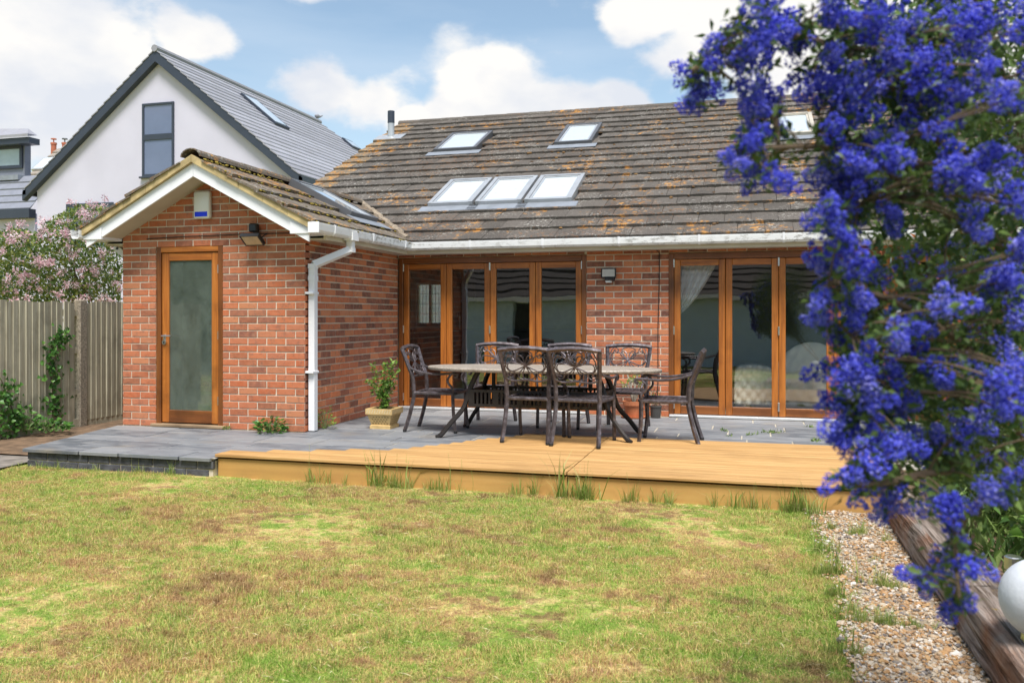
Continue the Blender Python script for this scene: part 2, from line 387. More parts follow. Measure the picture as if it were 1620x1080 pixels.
def glass_mat(name, tint, k=1.0, base=.02, rough=.0, wav=0.0, film=None):
    t = NT(name); fr = t.n('ShaderNodeFresnel'); fr.inputs[0].default_value = 1.52
    fac = t.math('ADD', t.math('MULTIPLY', fr.outputs[0], k), base, True)
    tr = t.n('ShaderNodeBsdfTransparent'); tr.inputs[0].default_value = (*tint, 1)
    gl = t.n('ShaderNodeBsdfGlossy'); gl.inputs[0].default_value = (1, 1, 1, 1); gl.inputs[1].default_value = rough
    if wav:
        nb = t.bump(t.noise(t.pos(), 2.2, 1), wav, .004); t.L(nb, gl.inputs['Normal'])
    mx = t.n('ShaderNodeMixShader'); t.L(fac, mx.inputs[0]); t.L(tr.outputs[0], mx.inputs[1]); t.L(gl.outputs[0], mx.inputs[2])
    if film:
        df = t.n('ShaderNodeBsdfDiffuse'); df.inputs[0].default_value = (*film, 1); m2 = t.n('ShaderNodeMixShader'); t.L(t.rng(t.noise(t.pos((1, 1, .6)), 5, 6, .7), .3, .75, .12, .34), m2.inputs[0]); t.L(mx.outputs[0], m2.inputs[1]); t.L(df.outputs[0], m2.inputs[2]); mx = m2
    return t.done(mx.outputs[0])
M['glass'] = glass_mat('door_glass', (.93, .95, .95), 2.9, .035, .0, .35)
M['glass_dirty_lightened'] = glass_mat('hazy_glass', (.80, .86, .83), 1.2, .02, .03, .2, (.30, .36, .30))  # dusty film; its green tone also stands in for a lit room behind
M['glass_dark'] = glass_mat('window_glass', (.55, .6, .65), 3.0, .10)
def skyglass():  # opaque pale colour stands for reflected bright sky and a white blind
    t = NT('roof_window_glass'); n = t.noise(t.pos(), 11, 5, .7); c = t.mix(t.rng(n, .58, .72, 0, .5), (.66, .72, .76), (.40, .44, .46))
    return t.done(t.bsdf(c, .06, spec=.9, coat=1.0))
M['skyglass'] = skyglass()
M['steel'] = simple('brushed_steel', (.62, .61, .58), .3, .05, 20, 0, 1)
M['alu'] = simple('mill_sill', (.62, .63, .63), .45, .08, 5, 0, .3)
M['lead'] = simple('lead_flashing', (.24, .26, .29), .55, .15, 6, .1, .2)
M['velux'] = simple('window_cladding', (.13, .13, .135), .4, .1, 5, 0, .3)
M['velux_lite'] = simple('window_cladding_pale', (.46, .47, .48), .35, .1, 5, 0, .4)
M['velux_brown'] = simple('window_cladding_old', (.42, .38, .31), .5, .2, 9)
M['black'] = simple('black_plastic', (.018, .019, .021), .4, .1, 5)
M['rubber'] = simple('rubber', (.012, .012, .012), .7, .1, 5)
M['cable'] = simple('cable', (.02, .015, .013), .6, .1, 5)
M['alarm'] = simple('alarm_cover', (.74, .73, .66), .35, .03, 5)
M['blue'] = simple('blue_lens', (.01, .035, .62), .15, .05, 5)
M['lamp_glass'] = simple('floodlight_glass', (.50, .47, .42), .12, .1, 12, 0, 0, .8)
M['lamp_glass_tan'] = simple('floodlight_lens', (.50, .38, .24), .2, .15, 12, 0, 0, .8)
def cast_mat():
    t = NT('cast_metal'); p = t.pos(); n = t.noise(p, 22, 5, .6)
    c = t.ramp(n, [(.3, (0.068, 0.054, 0.053)), (.55, (0.115, 0.095, 0.098)), (.75, (0.203, 0.176, 0.193))])
    lw = t.n('ShaderNodeNewGeometry'); sx = t.n('ShaderNodeSeparateXYZ'); t.L(lw.outputs['Normal'], sx.inputs[0])
    c = t.mix(t.rng(n, .5, .7, 0, .35), c, (.25, .22, .245))  # lavender sky highlights put into the metal colour as noise patches
    return t.done(t.bsdf(c, .42, t.bump(t.noise(p, 90, 3), .2, .003), .5, .5))
M['cast'] = cast_mat()
M['cast_dark'] = simple('cast_metal_dark', (.032, .026, .023), .45, .25, 20, .15, .3)
def table_mat():
    t = NT('table_mosaic'); p = t.pos(); v = t.vor(p, 24, 'DISTANCE_TO_EDGE'); n = t.noise(p, 9, 4)
    c = t.ramp(n, [(.3, (.30, .255, .205)), (.7, (.40, .35, .29))]); c = t.mix(t.rng(v, .02, .08, .7, 0), c, (.18, .15, .12))
    return t.done(t.bsdf(c, .45, t.bump(t.rng(v, 0, .1), .4, .004), spec=.4))
M['table'] = table_mat()
M['stoneware'] = simple('yellow_stoneware', (.58, .40, .17), .8, .2, 14, .3)
M['stoneware_pale'] = simple('pale_stoneware', (.60, .50, .32), .85, .2, 14, .4)
M['stoneware_dark'] = simple('stoneware_hollow_shade', (.26, .165, .06), .9, .2, 14)  # stoneware darkened to paint the shade in the lattice
M['terracotta'] = simple('terracotta', (.46, .155, .065), .8, .2, 9, .2)
M['pot_dark'] = simple('dark_pot', (.06, .055, .05), .6, .2, 9)
M['soil'] = simple('soil', (.075, .05, .032), .97, .5, 18, .8)
M['stem'] = simple('woody_stem', (.13, .09, .055), .9, .3, 20, .3)
M['stem_green'] = simple('green_stem', (.16, .19, .07), .8, .3, 20)
M['leaf'] = leafmat('leaf_green', [(.15, (0.068, 0.143, 0.027)), (.5, (0.150, 0.285, 0.045)), (.85, (0.330, 0.510, 0.090))])
M['leaf_ivy'] = leafmat('leaf_ivy', [(.15, (0.030, 0.090, 0.018)), (.5, (0.068, 0.180, 0.033)), (.85, (0.150, 0.315, 0.060))], .25, .38)
M['leaf_dark'] = leafmat('leaf_glossy', [(.15, (.03, .065, .016)), (.5, (.075, .13, .03)), (.85, (.19, .28, .07))], .3, .42)
M['leaf_shrub'] = leafmat('leaf_shrub', [(.15, (0.047, 0.101, 0.021)), (.5, (0.135, 0.203, 0.046)), (.85, (0.311, 0.311, 0.065))], .35)
M['leaf_red'] = leafmat('leaf_red', [(.15, (.30, .035, .02)), (.5, (.45, .10, .04)), (.85, (.40, .22, .08))], .35)
M['leaf_bed'] = leafmat('leaf_bed', [(.15, (.06, .12, .025)), (.5, (.15, .24, .05)), (.85, (.28, .36, .12))], .35)
M['pink'] = leafmat('pink_petal', [(.15, (.66, .36, .42)), (.5, (.80, .56, .60)), (.85, (.88, .78, .79))], .4, .6, .2)
M['bloom'] = leafmat('blue_bloom', [(.1, (.045, .05, .50)), (.4, (.10, .115, .78)), (.7, (.20, .225, .92)), (.95, (.46, .45, .95))], .35, .7, .15, 9, .22)
M['bloom_tip'] = leafmat('faded_bloom', [(.1, (.30, .24, .36)), (.9, (.45, .33, .42))], .3, .7, .15)
M['render'] = simple('white_render', (.50, .485, .58), .9, .05, .8, .15)
M['anthracite'] = simple('anthracite_trim', (0.032, 0.040, 0.058), .4, .1, 3)
def ntile():
    t = NT('grey_flat_tile'); p = t.pos(); r = t.rand(); c = t.ramp(r, [(0, (.24, .24, .27)), (1, (.33, .33, .37))])
    c = t.mix(t.rng(t.noise(p, 2.5, 5), .4, .7, 0, .4), c, (.21, .20, .205)); return t.done(t.bsdf(c, .7, spec=.3))
M['ntile'] = ntile()
M['slate_clad'] = simple('grey_cladding', (.20, .21, .25), .6, .1, 4)
M['chimney_pot'] = simple('chimney_pot', (.42, .13, .07), .8, .2, 6)
M['concrete'] = simple('exposed_concrete', (.27, .23, .175), .95, .55, 45, .9, bscale=70)
M['interior_green'] = simple('green_grey_wall', (.34, .39, .33), .9, .05, 2)
M['interior_wall'] = simple('interior_wall', (.22, .20, .18), .9, .08, 2)
M['interior_tile'] = simple('kitchen_tile', (.30, .235, .16), .5, .2, 9)
M['interior_dark'] = simple('dark_cabinet', (.035, .03, .028), .4, .2, 4)
M['carpet'] = simple('beige_floor', (.62, .53, .42), .9, .1, 12)
M['worktop'] = simple('worktop', (.10, .09, .085), .25, .3, 30)
def sofa_mat():
    t = NT('buttoned_cream'); p = t.pos((1, 1, 1)); v = t.vor(p, 7.5); c = t.ramp(v, [(.0, (.36, .34, .27)), (.45, (.60, .58, .47))])
    return t.done(t.bsdf(c, .6, t.bump(t.rng(v, 0, .6), .9, .05), spec=.3))
M['sofa'] = simple('cream_upholstery', (.80, .77, .64), .55, .08, 5)
M['curtain'] = leafmat('sheer_curtain', [(.2, (.92, .91, .88)), (.8, (.95, .94, .92))], .05, .8, .1)
M['white_brick'] = simple('white_painted_wall', (.60, .75, .86), .85, .06, 3, .3)
M['garage_tile'] = simple('dark_garage_tile', (.075, .062, .052), .9, .3, 8, .3)
M['globe'] = simple('frosted_globe', (.60, .62, .66), .65, .07, 30, .35)
def sleeper_mat():
    t = NT('sleeper_wood'); p = t.pos((34, 1.6, 34)); q = t.pos(); n = t.noise(p, 1, 7, .65, .8)
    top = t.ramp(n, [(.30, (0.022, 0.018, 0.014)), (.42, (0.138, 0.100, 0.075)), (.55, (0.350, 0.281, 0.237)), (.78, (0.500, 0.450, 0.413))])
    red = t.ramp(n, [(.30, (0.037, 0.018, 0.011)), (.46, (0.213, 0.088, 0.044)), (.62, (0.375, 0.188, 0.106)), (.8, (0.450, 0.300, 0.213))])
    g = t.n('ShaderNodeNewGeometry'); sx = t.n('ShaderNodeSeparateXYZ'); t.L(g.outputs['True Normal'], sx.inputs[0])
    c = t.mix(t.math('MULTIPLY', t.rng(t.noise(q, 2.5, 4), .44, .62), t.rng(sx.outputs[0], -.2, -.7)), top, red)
    c = t.mix(t.rng(t.noise(q, 9, 5, .7), .64, .72, 0, .8), c, (.36, .24, .05))
    return t.done(t.bsdf(c, .9, t.bump(n, 1.0, .045), spec=.2))
M['sleeper'] = sleeper_mat()
def lawn_color(t, soil=False):
    p = t.pos(); big = t.noise(p, 1.1, 4, .55, .4); mid = t.noise(t.pos((1, 1.6, 1)), 3.3, 4, .6, .3); fine = t.noise(p, 11, 4, .6); r = t.rand()
    f = t.math('ADD', t.math('ADD', t.math('MULTIPLY', big, .50), t.math('MULTIPLY', mid, .75)), t.math('SUBTRACT', t.math('MULTIPLY', t.math('SUBTRACT', fine, .5), .55), .075))
    f = t.math('ADD', f, t.math('MULTIPLY', t.math('SUBTRACT', r, .5), .46 if not soil else 0))
    f = t.math('ADD', t.math('MULTIPLY', t.math('SUBTRACT', f, .53), 1.6), .537)
    # lawn edges by the gravel stay greener
    sx = t.n('ShaderNodeSeparateXYZ'); t.L(p, sx.inputs[0]); f = t.math('ADD', f, t.rng(sx.outputs[0], -.25, .40, 0, .16))
    g = t.ramp(f, [(.33, (.46, .28, .15)), (.40, (.76, .54, .24)), (.50, (.84, .68, .29)), (.56, (.66, .66, .22)), (.62, (.42, .54, .11)), (.74, (.24, .40, .06))])
    br = t.math('ADD', t.math('MULTIPLY', t.noise(t.pos((1, 1.4, 1)), 1.6, 3), .45), t.math('MULTIPLY', t.noise(t.pos((1, 1.3, 1)), 6.5, 5, .7, .4), .55)); br = t.math('ADD', br, t.math('MULTIPLY', t.math('SUBTRACT', r, .5), .08)); g = t.mix(t.rng(br, .55, .61, 0, .78), g, (.29, .16, .09)); g = t.mix(1.0, g, (.95, .93, .86), 'MULTIPLY')
    return g, r
def grass_mat():
    t = NT('lawn_blades'); c, r = lawn_color(t); c = t.mix(t.rng(r, .8, 1, 0, .6), c, (.56, .44, .22))
    b = t.bsdf(c, .6, spec=.25); tr = t.n('ShaderNodeBsdfTranslucent'); t.L(c, tr.inputs[0])
    mx = t.n('ShaderNodeMixShader'); mx.inputs[0].default_value = .3; t.L(b, mx.inputs[1]); t.L(tr.outputs[0], mx.inputs[2]); return t.done(mx.outputs[0])
M['grass'] = grass_mat()
def lawn_mat():
    t = NT('lawn_thatch'); c, r = lawn_color(t, True); p = t.pos(); n = t.noise(p, 60, 4, .7)
    c = t.mix(t.rng(n, .35, .65, .6, .1), c, (.10, .07, .04)); return t.done(t.bsdf(c, .95, t.bump(n, .8, .02), spec=.1))
M['lawn'] = lawn_mat()
M['grass_tall'] = leafmat('tall_grass', [(.15, (.14, .24, .04)), (.5, (.28, .38, .08)), (.85, (.52, .46, .20))], .35, .6, .25)
def pebble():
    t = NT('pebble'); r = t.rand(); n = t.noise(t.pos(), 60, 3)
    c = t.ramp(r, [(0, (.50, .42, .32)), (.17, (.40, .22, .09)), (.36, (.46, .34, .22)), (.52, (.56, .50, .43)), (.64, (.30, .17, .08)), (.78, (.15, .14, .14)), (.88, (.62, .58, .54)), (.94, (.44, .27, .12))], 'CONSTANT')
    c = t.mix(t.rng(n, .3, .7, 0, .35), c, (.36, .27, .18)); return t.done(t.bsdf(c, .75, spec=.3))
M['pebble'] = pebble()
M['grit'] = simple('grit', (.30, .235, .165), .95, .45, 70, .9)
M['dirt'] = simple('bare_soil', (.15, .095, .055), .97, .5, 9, .9)
M['path'] = simple('old_path', (.20, .175, .15), .95, .4, 7, .5)
# ------------------------------------------------------------------ ground
LZ = -0.17                                     # lawn level; the patio top is z = 0
def sheet(name, mat, poly, z, sub=0):
    m = MB(); m.add([(x, y, z) for x, y in poly], [tuple(range(len(poly)))]); return tag(m.build(name, mat), kind='structure')
def uneven_lawn():
    m = MB(); xs = np.concatenate([[-300, -60, -20], np.arange(-9, 3.01, .25), [8, 20, 60, 300]]); ys = np.concatenate([[-300, -60, -20, -5], np.arange(1, 8.01, .25), [30, 80, 400]])
    nx = len(xs); vs = []; fs = []
    for y in ys:
        for x in xs:
            near = -9 < x < 3 and 1 < y < 8
            vs.append((x, y, LZ + (.012 * math.sin(x * 2.3 + y) * math.sin(y * 1.9 - x * .6) if near else 0)))
    for j in range(len(ys) - 1):
        for i in range(nx - 1): fs.append((j * nx + i, j * nx + i + 1, (j + 1) * nx + i + 1, (j + 1) * nx + i))
    m.add(vs, fs); return tag(m.build('lawn', M['lawn'], smooth=True), kind='structure')
uneven_lawn()
def gl(y): return .40 + .05 * math.sin(y * 1.7) + max(0, y - 4.6) * .05        # left edge of the gravel
sheet('gravel_path', M['grit'], [(gl(y), y) for y in np.linspace(1, 6.26, 20)] + [(1.0, 6.26), (1.0, 1)], LZ + .018)
sheet('flower_bed', M['dirt'], [(1.05, .2), (9, .2), (9, 7.2), (1.05, 7.2)], LZ + .17)
sheet('soil_strip', M['dirt'], [(-7.9, 6.6), (-6.50, 6.6), (-6.76, 7.86), (-6.72, 13), (-7.9, 13)], LZ + .030)
sheet('garden_path', M['path'], [(-9.5, 5.75), (-6.42, 5.95), (-6.46, 6.58), (-9.5, 6.5)], LZ + .022)
# ------------------------------------------------------------------ patio
DECK_Z = .026
def deck_left(y):                               # where the deck boards begin, row by row
    pts = [(6.25, -4.40), (6.42, -4.38), (6.72, -3.57), (6.97, -2.96), (7.54, -2.56), (8.19, -2.10), (8.3, -2.0)]
    for (y0, x0), (y1, x1) in zip(pts, pts[1:]):
        if y <= y1: return x0 + (x1 - x0) * max(0, (y - y0) / (y1 - y0))
    return -2.0
pat = sheet('patio', M['pointing'], [(-6.36, 6.21), (-4.37, 6.21), (-4.37, 6.33), (2.9, 6.33), (2.9, 10.3), (-4.44, 10.3), (-4.44, 7.84), (-6.70, 7.84)], -.006)
def pl(y): return -6.37 - (y - 6.2) * .21       # skewed left edge
y = 6.19; row = 0
rows = [.30, .36, .27, .38, .30, .42, .33, .28, .40, .36, .30, .40, .30]
while y < 10.16:
    h = min(rows[row % len(rows)], 10.19 - y); row += 1
    xl = pl(y) if y < 7.6 else -4.445
    x = xl - .004; first = True
    while x < 2.85:
        w = random.choice([.42, .55, .62, .74, .86]); x1 = min(x + w, 2.9)
        if y + h > 7.86 and x < -4.445 and x1 > -4.445: pass
        g = .008
        under = y + h < 8.15 and y < 8.05 and x > deck_left(min(y, 8.1)) + .25 and x > -4.2
        if not (y + h > 7.86 and x1 < -4.40) and not under:
            m = MB(); a0 = pl(y) if first and y < 7.6 else x + g; a1 = pl(y + h) if first and y < 7.6 else x + g
            yy0 = y + g * random.uniform(.6, 1.4) if row > 1 else y; yy1 = y + h - g * random.uniform(.6, 1.4); zt = random.uniform(-.0015, .0025); b1 = x1 - g
            if row == 1:
                if x > -4.5: break
                b1 = min(b1, -4.405)
            if y + h > 7.84 and a0 < -4.46: yy1 = min(yy1, 7.842)
            if yy1 - yy0 > .03:
                th = .030
                c = .004
                m.add([(a0, yy0, zt - th), (b1, yy0, zt - th), (b1, yy1, zt - th), (a1, yy1, zt - th), (a0, yy0, zt - c), (b1, yy0, zt - c), (b1, yy1, zt - c), (a1, yy1, zt - c),
                       (a0 + c, yy0 + c, zt), (b1 - c, yy0 + c, zt), (b1 - c, yy1 - c, zt), (a1 + c, yy1 - c, zt)],
                      [(0, 3, 2, 1), (0, 1, 5, 4), (1, 2, 6, 5), (2, 3, 7, 6), (3, 0, 4, 7), (4, 5, 9, 8), (5, 6, 10, 9), (6, 7, 11, 10), (7, 4, 8, 11), (8, 9, 10, 11)])
                m.build('slab', M['slate'], pat)
        x = x1; first = False
    y += h
# brick plinth under the slabs
pw = MB().box((-6.335, 6.232, LZ - .08), (-4.40, 6.40, -.034)); pw.add([(-6.335, 6.232, LZ - .08), (-6.335, 6.232, -.034), (-6.69, 7.84, -.034), (-6.69, 7.84, LZ - .08), (-6.2, 6.3, LZ - .08), (-6.2, 6.3, -.034), (-6.5, 7.84, -.034), (-6.5, 7.84, LZ - .08)], [(0, 1, 2, 3), (4, 7, 6, 5), (1, 5, 6, 2), (0, 3, 7, 4)])
pw.build('plinth', M['mortar'], pat)
PB = [MB().cbox((-.108, -.02, -.0325), (.108, .02, .0325), .004).mesh('brick', M['brick_engine']) for _ in range(2)]
for k, zc in enumerate((-.068, -.143)):
    x = -6.345 - (.11 if k else 0)
    while x < -4.44:
        a = max(x, -6.345); b = min(x + .215, -4.394)
        if b - a > .04:
            o = link('brick', random.choice(PB), pat, ((a + b) / 2, 6.240 + random.uniform(-.002, .002), zc)); o.scale = ((b - a) / .216, 1, 1)
        x += .225
    yb = 6.26 + (.11 if k else 0)
    while yb < 7.7:
        f = (yb - 6.232) / 1.61; o = link('brick', PB[0], pat, (-6.33 - .355 * (f + .066), yb + .108, zc)); o.rotation_euler = (0, 0, R(102.4)); yb += .225
# ------------------------------------------------------------------ deck
deck = thing('timber_deck', 'low yellow stained timber deck laid along the front of the slate patio', 'deck', (-1.5, 7.2, LZ))
BW, GAP = .121, .007
y = 6.255; i = 0
while y < 8.16:
    y1 = min(y + BW, 8.19); xl = deck_left((y + y1) / 2) + random.uniform(-.06, .02) if i > 1 else -4.40
    for a, b in ((xl, -1.342), (-1.334, .96)):
        if b - a < .1: continue
        m = MB().cbox((a, y, DECK_Z - .024), (b, y1 - GAP, DECK_Z + random.uniform(-.0025, .001)), .003)
        o = m.build('board', M['deck'], deck)
    y += BW; i += 1
for a, b in ((-4.385, -1.342), (-1.334, .95)):
    MB().cbox((a, 6.279, LZ - .05), (b, 6.305, -.014), .003).build('fascia', M['deck_face'], deck)
MB().box((-4.39, 6.306, LZ - .05), (-4.365, 6.42, -.014)).build('end_fascia', M['deck_face'], deck)
# ------------------------------------------------------------------ the brick bungalow
YE, XS, XL, YM = 7.85, -4.45, -6.69, 10.25      # extension front, side, left; main wall
XC = (XS + XL) / 2
house = thing('brick_bungalow', 'red brick bungalow with gabled extension, mossy tiled roof and wooden bifold doors', 'house', (-2, 12, 0))
E_OUT, E_PITCH, E_Z0 = 1.37, .53, 2.125         # extension eaves half width, slope, level under the tiles
def ext_z(x): return E_Z0 + E_PITCH * (E_OUT - abs(x - XC))
def main_z(y): return 2.125 + .5 * (y - 10.0)
# ---- walls: mortar backing (recessed) with separate bricks in front
def courses(L, zmax, openings, top=None, phase=0):
    out = []; z = .002; k = 0
    while z + .05 < zmax:
        x = -(.1125 if (k + phase) % 2 else 0) 
        while x < L:
            a, b = max(x + .006, 0), min(x + .219, L); segs = [(a, b)]
            for u0, u1, z0, z1 in openings:
                if z + .065 > z0 + .01 and z < z1 - .012:
                    ns = []
                    for s0, s1 in segs:
                        if s1 <= u0 or s0 >= u1: ns.append((s0, s1))
                        else:
                            if s0 < u0 - .03: ns.append((s0, u0))
                            if s1 > u1 + .03: ns.append((u1, s1))
                    segs = ns
            for s0, s1 in segs:
                if s1 - s0 > .03 and (top is None or z + .03 < top((s0 + s1) / 2)): out.append((s0, s1, z, z + .065))
            x += .225
        z += .075; k += 1
    return out
def brick_variants(mat, n=5):
    res = []
    for _ in range(n):
        m = MB().cbox((-.5, -.5, -.0325), (.5, .5, .0325), .0); j = .0
        m = MB(); c = .0045
        jit = lambda: random.uniform(-.002, .002)
        f = [(-.1075, -.0325), (.1075, -.0325), (.1075, .0325), (-.1075, .0325)]
        vs = [(x + jit() * .6, .03, z + jit() * .6) for x, z in f] + [(x + jit(), -.003 + jit() * .4, z + jit()) for x, z in f] + [(x * .975 + jit() * .7, -.0065 + jit() * .5, z * .92 + jit() * .7) for x, z in f]
        fs = [(0, 1, 5, 4), (1, 2, 6, 5), (2, 3, 7, 6), (3, 0, 4, 7), (4, 5, 9, 8), (5, 6, 10, 9), (6, 7, 11, 10), (7, 4, 8, 11), (8, 9, 10, 11)]
        m.add(vs, fs); res.append(m)
    return res
def lay(wall, bricks, place, mat, rot, single=True, name='brick'):
    """place(u) -> world (x, y); bricks sit 8 mm proud of the mortar"""
    var = brick_variants(mat)
    if single:
        ms = [v.mesh('brick', mat) for v in var]
        for a, b, z0, z1 in bricks:
            x, y = place((a + b) / 2); o = link('brick', random.choice(ms), wall, (x, y, (z0 + z1) / 2)); o.rotation_euler = (0, 0, rot); o.scale = ((b - a) / .215, 1, .965)
    else:
        m = MB(); c, s = math.cos(rot), math.sin(rot)
        for a, b, z0, z1 in bricks:
            x, y = place((a + b) / 2); k = (b - a) / .215
            v = random.choice(var); m.add([(x + c * p[0] * k - s * p[1], y + s * p[0] * k + c * p[1], (z0 + z1) / 2 + p[2] * .965) for p in v.v], v.f)
        o = m.build('brickwork', mat, wall); o['kind'] = 'stuff'
DX0, DX1, DZ = -6.262, -5.418, 1.955            # extension door opening
gable = MB().prism([(XL, -.1), (DX0, -.1), (DX0, DZ), (DX1, DZ), (DX1, -.1), (XS, -.1), (XS, ext_z(XS) - .02), (XC, ext_z(XC) - .03), (XL, ext_z(XL) - .02)], 1, YE, YE + .10).build('gable_wall', M['mortar'], house)
gb = courses(XS - XL, 2.9, [(DX0 - XL, DX1 - XL, -.1, DZ)], lambda u: ext_z(XL + u) - .06)
lay(gable, gb, lambda u: (XL + u, YE), M['brick_rosy'], 0)
side = MB().box((XS - .10, YE + .02, -.1), (XS, YM + .1, 2.1)).build('side_wall', M['mortar'], house)
sb = courses(YM - YE, 2.06, [], None, 1)
lay(side, sb, lambda u: (XS, YE + u), M['brick_mixed'], R(90), False)
left_wall = MB().box((XL, YE + .1, -.1), (XL + .1, YM + 4.8, 2.1)).build('left_wall', M['mortar'], house)
lay(left_wall, courses(2.4, 2.06, [], None, 1), lambda u: (XL, YE + 2.4 - u), M['brick_mixed'], R(-90), False)
LX0, LX1, RX0, RX1, BZ = -4.43, -1.943, -.947, 2.16, 1.955   # bifold openings
front = MB().prism([(XS, BZ), (LX1, BZ), (LX1, -.1), (RX0, -.1), (RX0, BZ), (RX1, BZ), (RX1, -.1), (5.2, -.1), (5.2, 2.12), (XS, 2.12)], 1, YM, YM + .12).build('front_wall', M['mortar'], house)
pier = courses(RX0 - LX1, 2.03, [])
lay(front, pier, lambda u: (LX1 + u, YM), M['brick_mixed'], 0)
rest = courses(5.2 - RX1, 2.03, [])
lay(front, rest, lambda u: (RX1 + u, YM), M['brick_mixed'], 0, False)
for x0, x1 in ((XS + .012, LX1), (RX0, RX1)):     # one visible course over each opening
    bs = [(a, b, 1.96, 2.025) for a, b, z0, z1 in courses(x1 - x0, .08, [])]
    lay(front, bs, lambda u, x0=x0: (x0 + u, YM), M['brick_mixed'], 0, False)
MB().box((XL, 15.2, -.1), (-6.20, 15.3, 2.6)).box((-5.63, 15.2, -.1), (5.2, 15.3, 2.6)).box((-6.20, 15.2, -.1), (-5.63, 15.3, 1.02)).box((-6.20, 15.2, 1.85), (-5.63, 15.3, 2.6)).build('back_wall', M['interior_wall'], house)
MB().box((5.1, YM, -.1), (5.2, 15.2, 2.6)).build('right_wall', M['mortar'], house)
# ---- extension front door
def stick(m, x0, x1, z0, z1, y0, y1, c=.004): return m.cbox((x0, y0, z0), (x1, y1, z1), c)
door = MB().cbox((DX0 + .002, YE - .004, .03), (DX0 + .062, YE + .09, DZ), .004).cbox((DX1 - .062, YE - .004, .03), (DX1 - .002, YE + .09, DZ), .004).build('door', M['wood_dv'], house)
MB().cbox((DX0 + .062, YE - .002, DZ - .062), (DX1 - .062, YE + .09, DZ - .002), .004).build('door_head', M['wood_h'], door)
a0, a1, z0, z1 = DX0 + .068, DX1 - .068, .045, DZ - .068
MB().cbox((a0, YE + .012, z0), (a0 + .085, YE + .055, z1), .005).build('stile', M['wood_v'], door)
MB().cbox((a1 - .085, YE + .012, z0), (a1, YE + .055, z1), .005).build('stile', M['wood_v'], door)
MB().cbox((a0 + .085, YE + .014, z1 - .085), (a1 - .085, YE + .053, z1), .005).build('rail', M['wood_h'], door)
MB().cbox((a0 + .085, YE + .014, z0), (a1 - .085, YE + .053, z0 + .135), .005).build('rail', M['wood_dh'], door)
MB().box((a0 + .085, YE + .030, z0 + .135), (a1 - .085, YE + .036, z1 - .085)).build('pane', M['glass_dirty_lightened'], door)
MB().cbox((DX0 - .035, YE - .055, .003), (DX1 + .03, YE + .09, .033), .004).build('door_sill', M['wood_sill'], door)
h = MB().cbox((a0 + .018, YE + .002, .93), (a0 + .052, YE + .013, 1.00), .003).tube([(a0 + .035, YE + .01, .985), (a0 + .035, YE - .045, .985), (a0 + .05, YE - .05, .985), (a0 + .155, YE - .05, .987)], .009, 8)
h.tube([(a0 + .035, YE + .01, .915), (a0 + .035, YE - .004, .915)], .026, 12).build('handle', M['steel'], door)
MB().tube([(a0 + .035, YE - .0045, .918), (a0 + .035, YE - .007, .918)], .008, 8).box((a0 + .032, YE - .007, .898), (a0 + .038, YE - .0045, .915)).build('keyhole', M['black'], door)
for zz in (.25, .95, 1.66): MB().tube([(a1 + .003, YE + .004, zz), (a1 + .003, YE + .004, zz + .09)], .007, 8).build('hinge', M['steel'], door)
# room behind it
MB().box((XL + .1, 8.70, 0), (XS - .1, 8.75, 2.1)).box((XL + .101, YE + .1, 0), (XL + .13, 9.25, 2.1)).box((XS - .13, YE + .1, 0), (XS - .101, 9.25, 2.1)).box((XL + .1, YE + .1, 2.1), (XS - .1, 9.3, 2.13)).build('porch_room', M['interior_green'], house)
MB().box((XL + .1, YE + .1, -.02), (XS - .1, 9.3, .02)).build('porch_floor', M['carpet'], house)
MB().box((XL + .13, 8.67, .02), (XS - .13, 8.699, .10)).build('skirting', M['cream'], house)
c = at_y(324, 607, 8.68); so = MB().cbox((c.x - .075, 8.685, c.z - .045), (c.x + .075, 8.70, c.z + .045), .004).build('socket', M['steel'], house)
for dx in (-.035, .035): MB().box((c.x + dx - .018, 8.679, c.z - .02), (c.x + dx + .018, 8.686, c.z + .02)).build('socket_face', M['black'], so)
# ---- bifold doors
def bifold(x0, x1, n, handles):
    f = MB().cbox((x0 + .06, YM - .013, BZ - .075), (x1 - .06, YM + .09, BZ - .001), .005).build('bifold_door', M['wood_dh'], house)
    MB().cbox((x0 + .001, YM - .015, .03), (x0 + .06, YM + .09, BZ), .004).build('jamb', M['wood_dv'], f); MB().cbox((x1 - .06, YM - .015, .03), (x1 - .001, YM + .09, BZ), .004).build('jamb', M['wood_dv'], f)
    MB().cbox((x0 + .01, YM - .05, .004), (x1 - .01, YM + .10, .030), .003).build('threshold', M['alu'], f)
    w = (x1 - x0 - .12) / n
    for i in range(n):
        a, b = x0 + .06 + i * w + .003, x0 + .06 + (i + 1) * w - .003; za, zb = .036, BZ - .080; s = .074; yo = random.uniform(-.002, .002)
        MB().cbox((a, YM + .005 + yo, za), (a + s, YM + .06, zb), .006).build('stile', M['wood_v'], f)
        MB().cbox((b - s, YM + .005 + yo, za), (b, YM + .06, zb), .006).build('stile', M['wood_v'], f)
        MB().cbox((a + s, YM + .007, zb - s), (b - s, YM + .058, zb), .006).build('rail', M['wood_h'], f)
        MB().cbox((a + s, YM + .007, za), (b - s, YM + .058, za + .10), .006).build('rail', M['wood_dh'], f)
        m = MB(); tl = random.uniform(-.004, .004); zz0, zz1 = za + .10, zb - s
        m.add([(a + s, YM + .03 - tl, zz0), (b - s, YM + .03 + tl, zz0), (b - s, YM + .03 + tl, zz1), (a + s, YM + .03 - tl, zz1)], [(0, 1, 2, 3)]); m.build('pane', M['glass'], f)
    for i in handles:
        xx = x0 + .06 + i * w
        for zz in (.10, .98, 1.78): MB().cbox((xx - .010, YM - .014, zz), (xx + .010, YM + .006, zz + .10), .003).build('hinge', M['steel'], f)
    return f
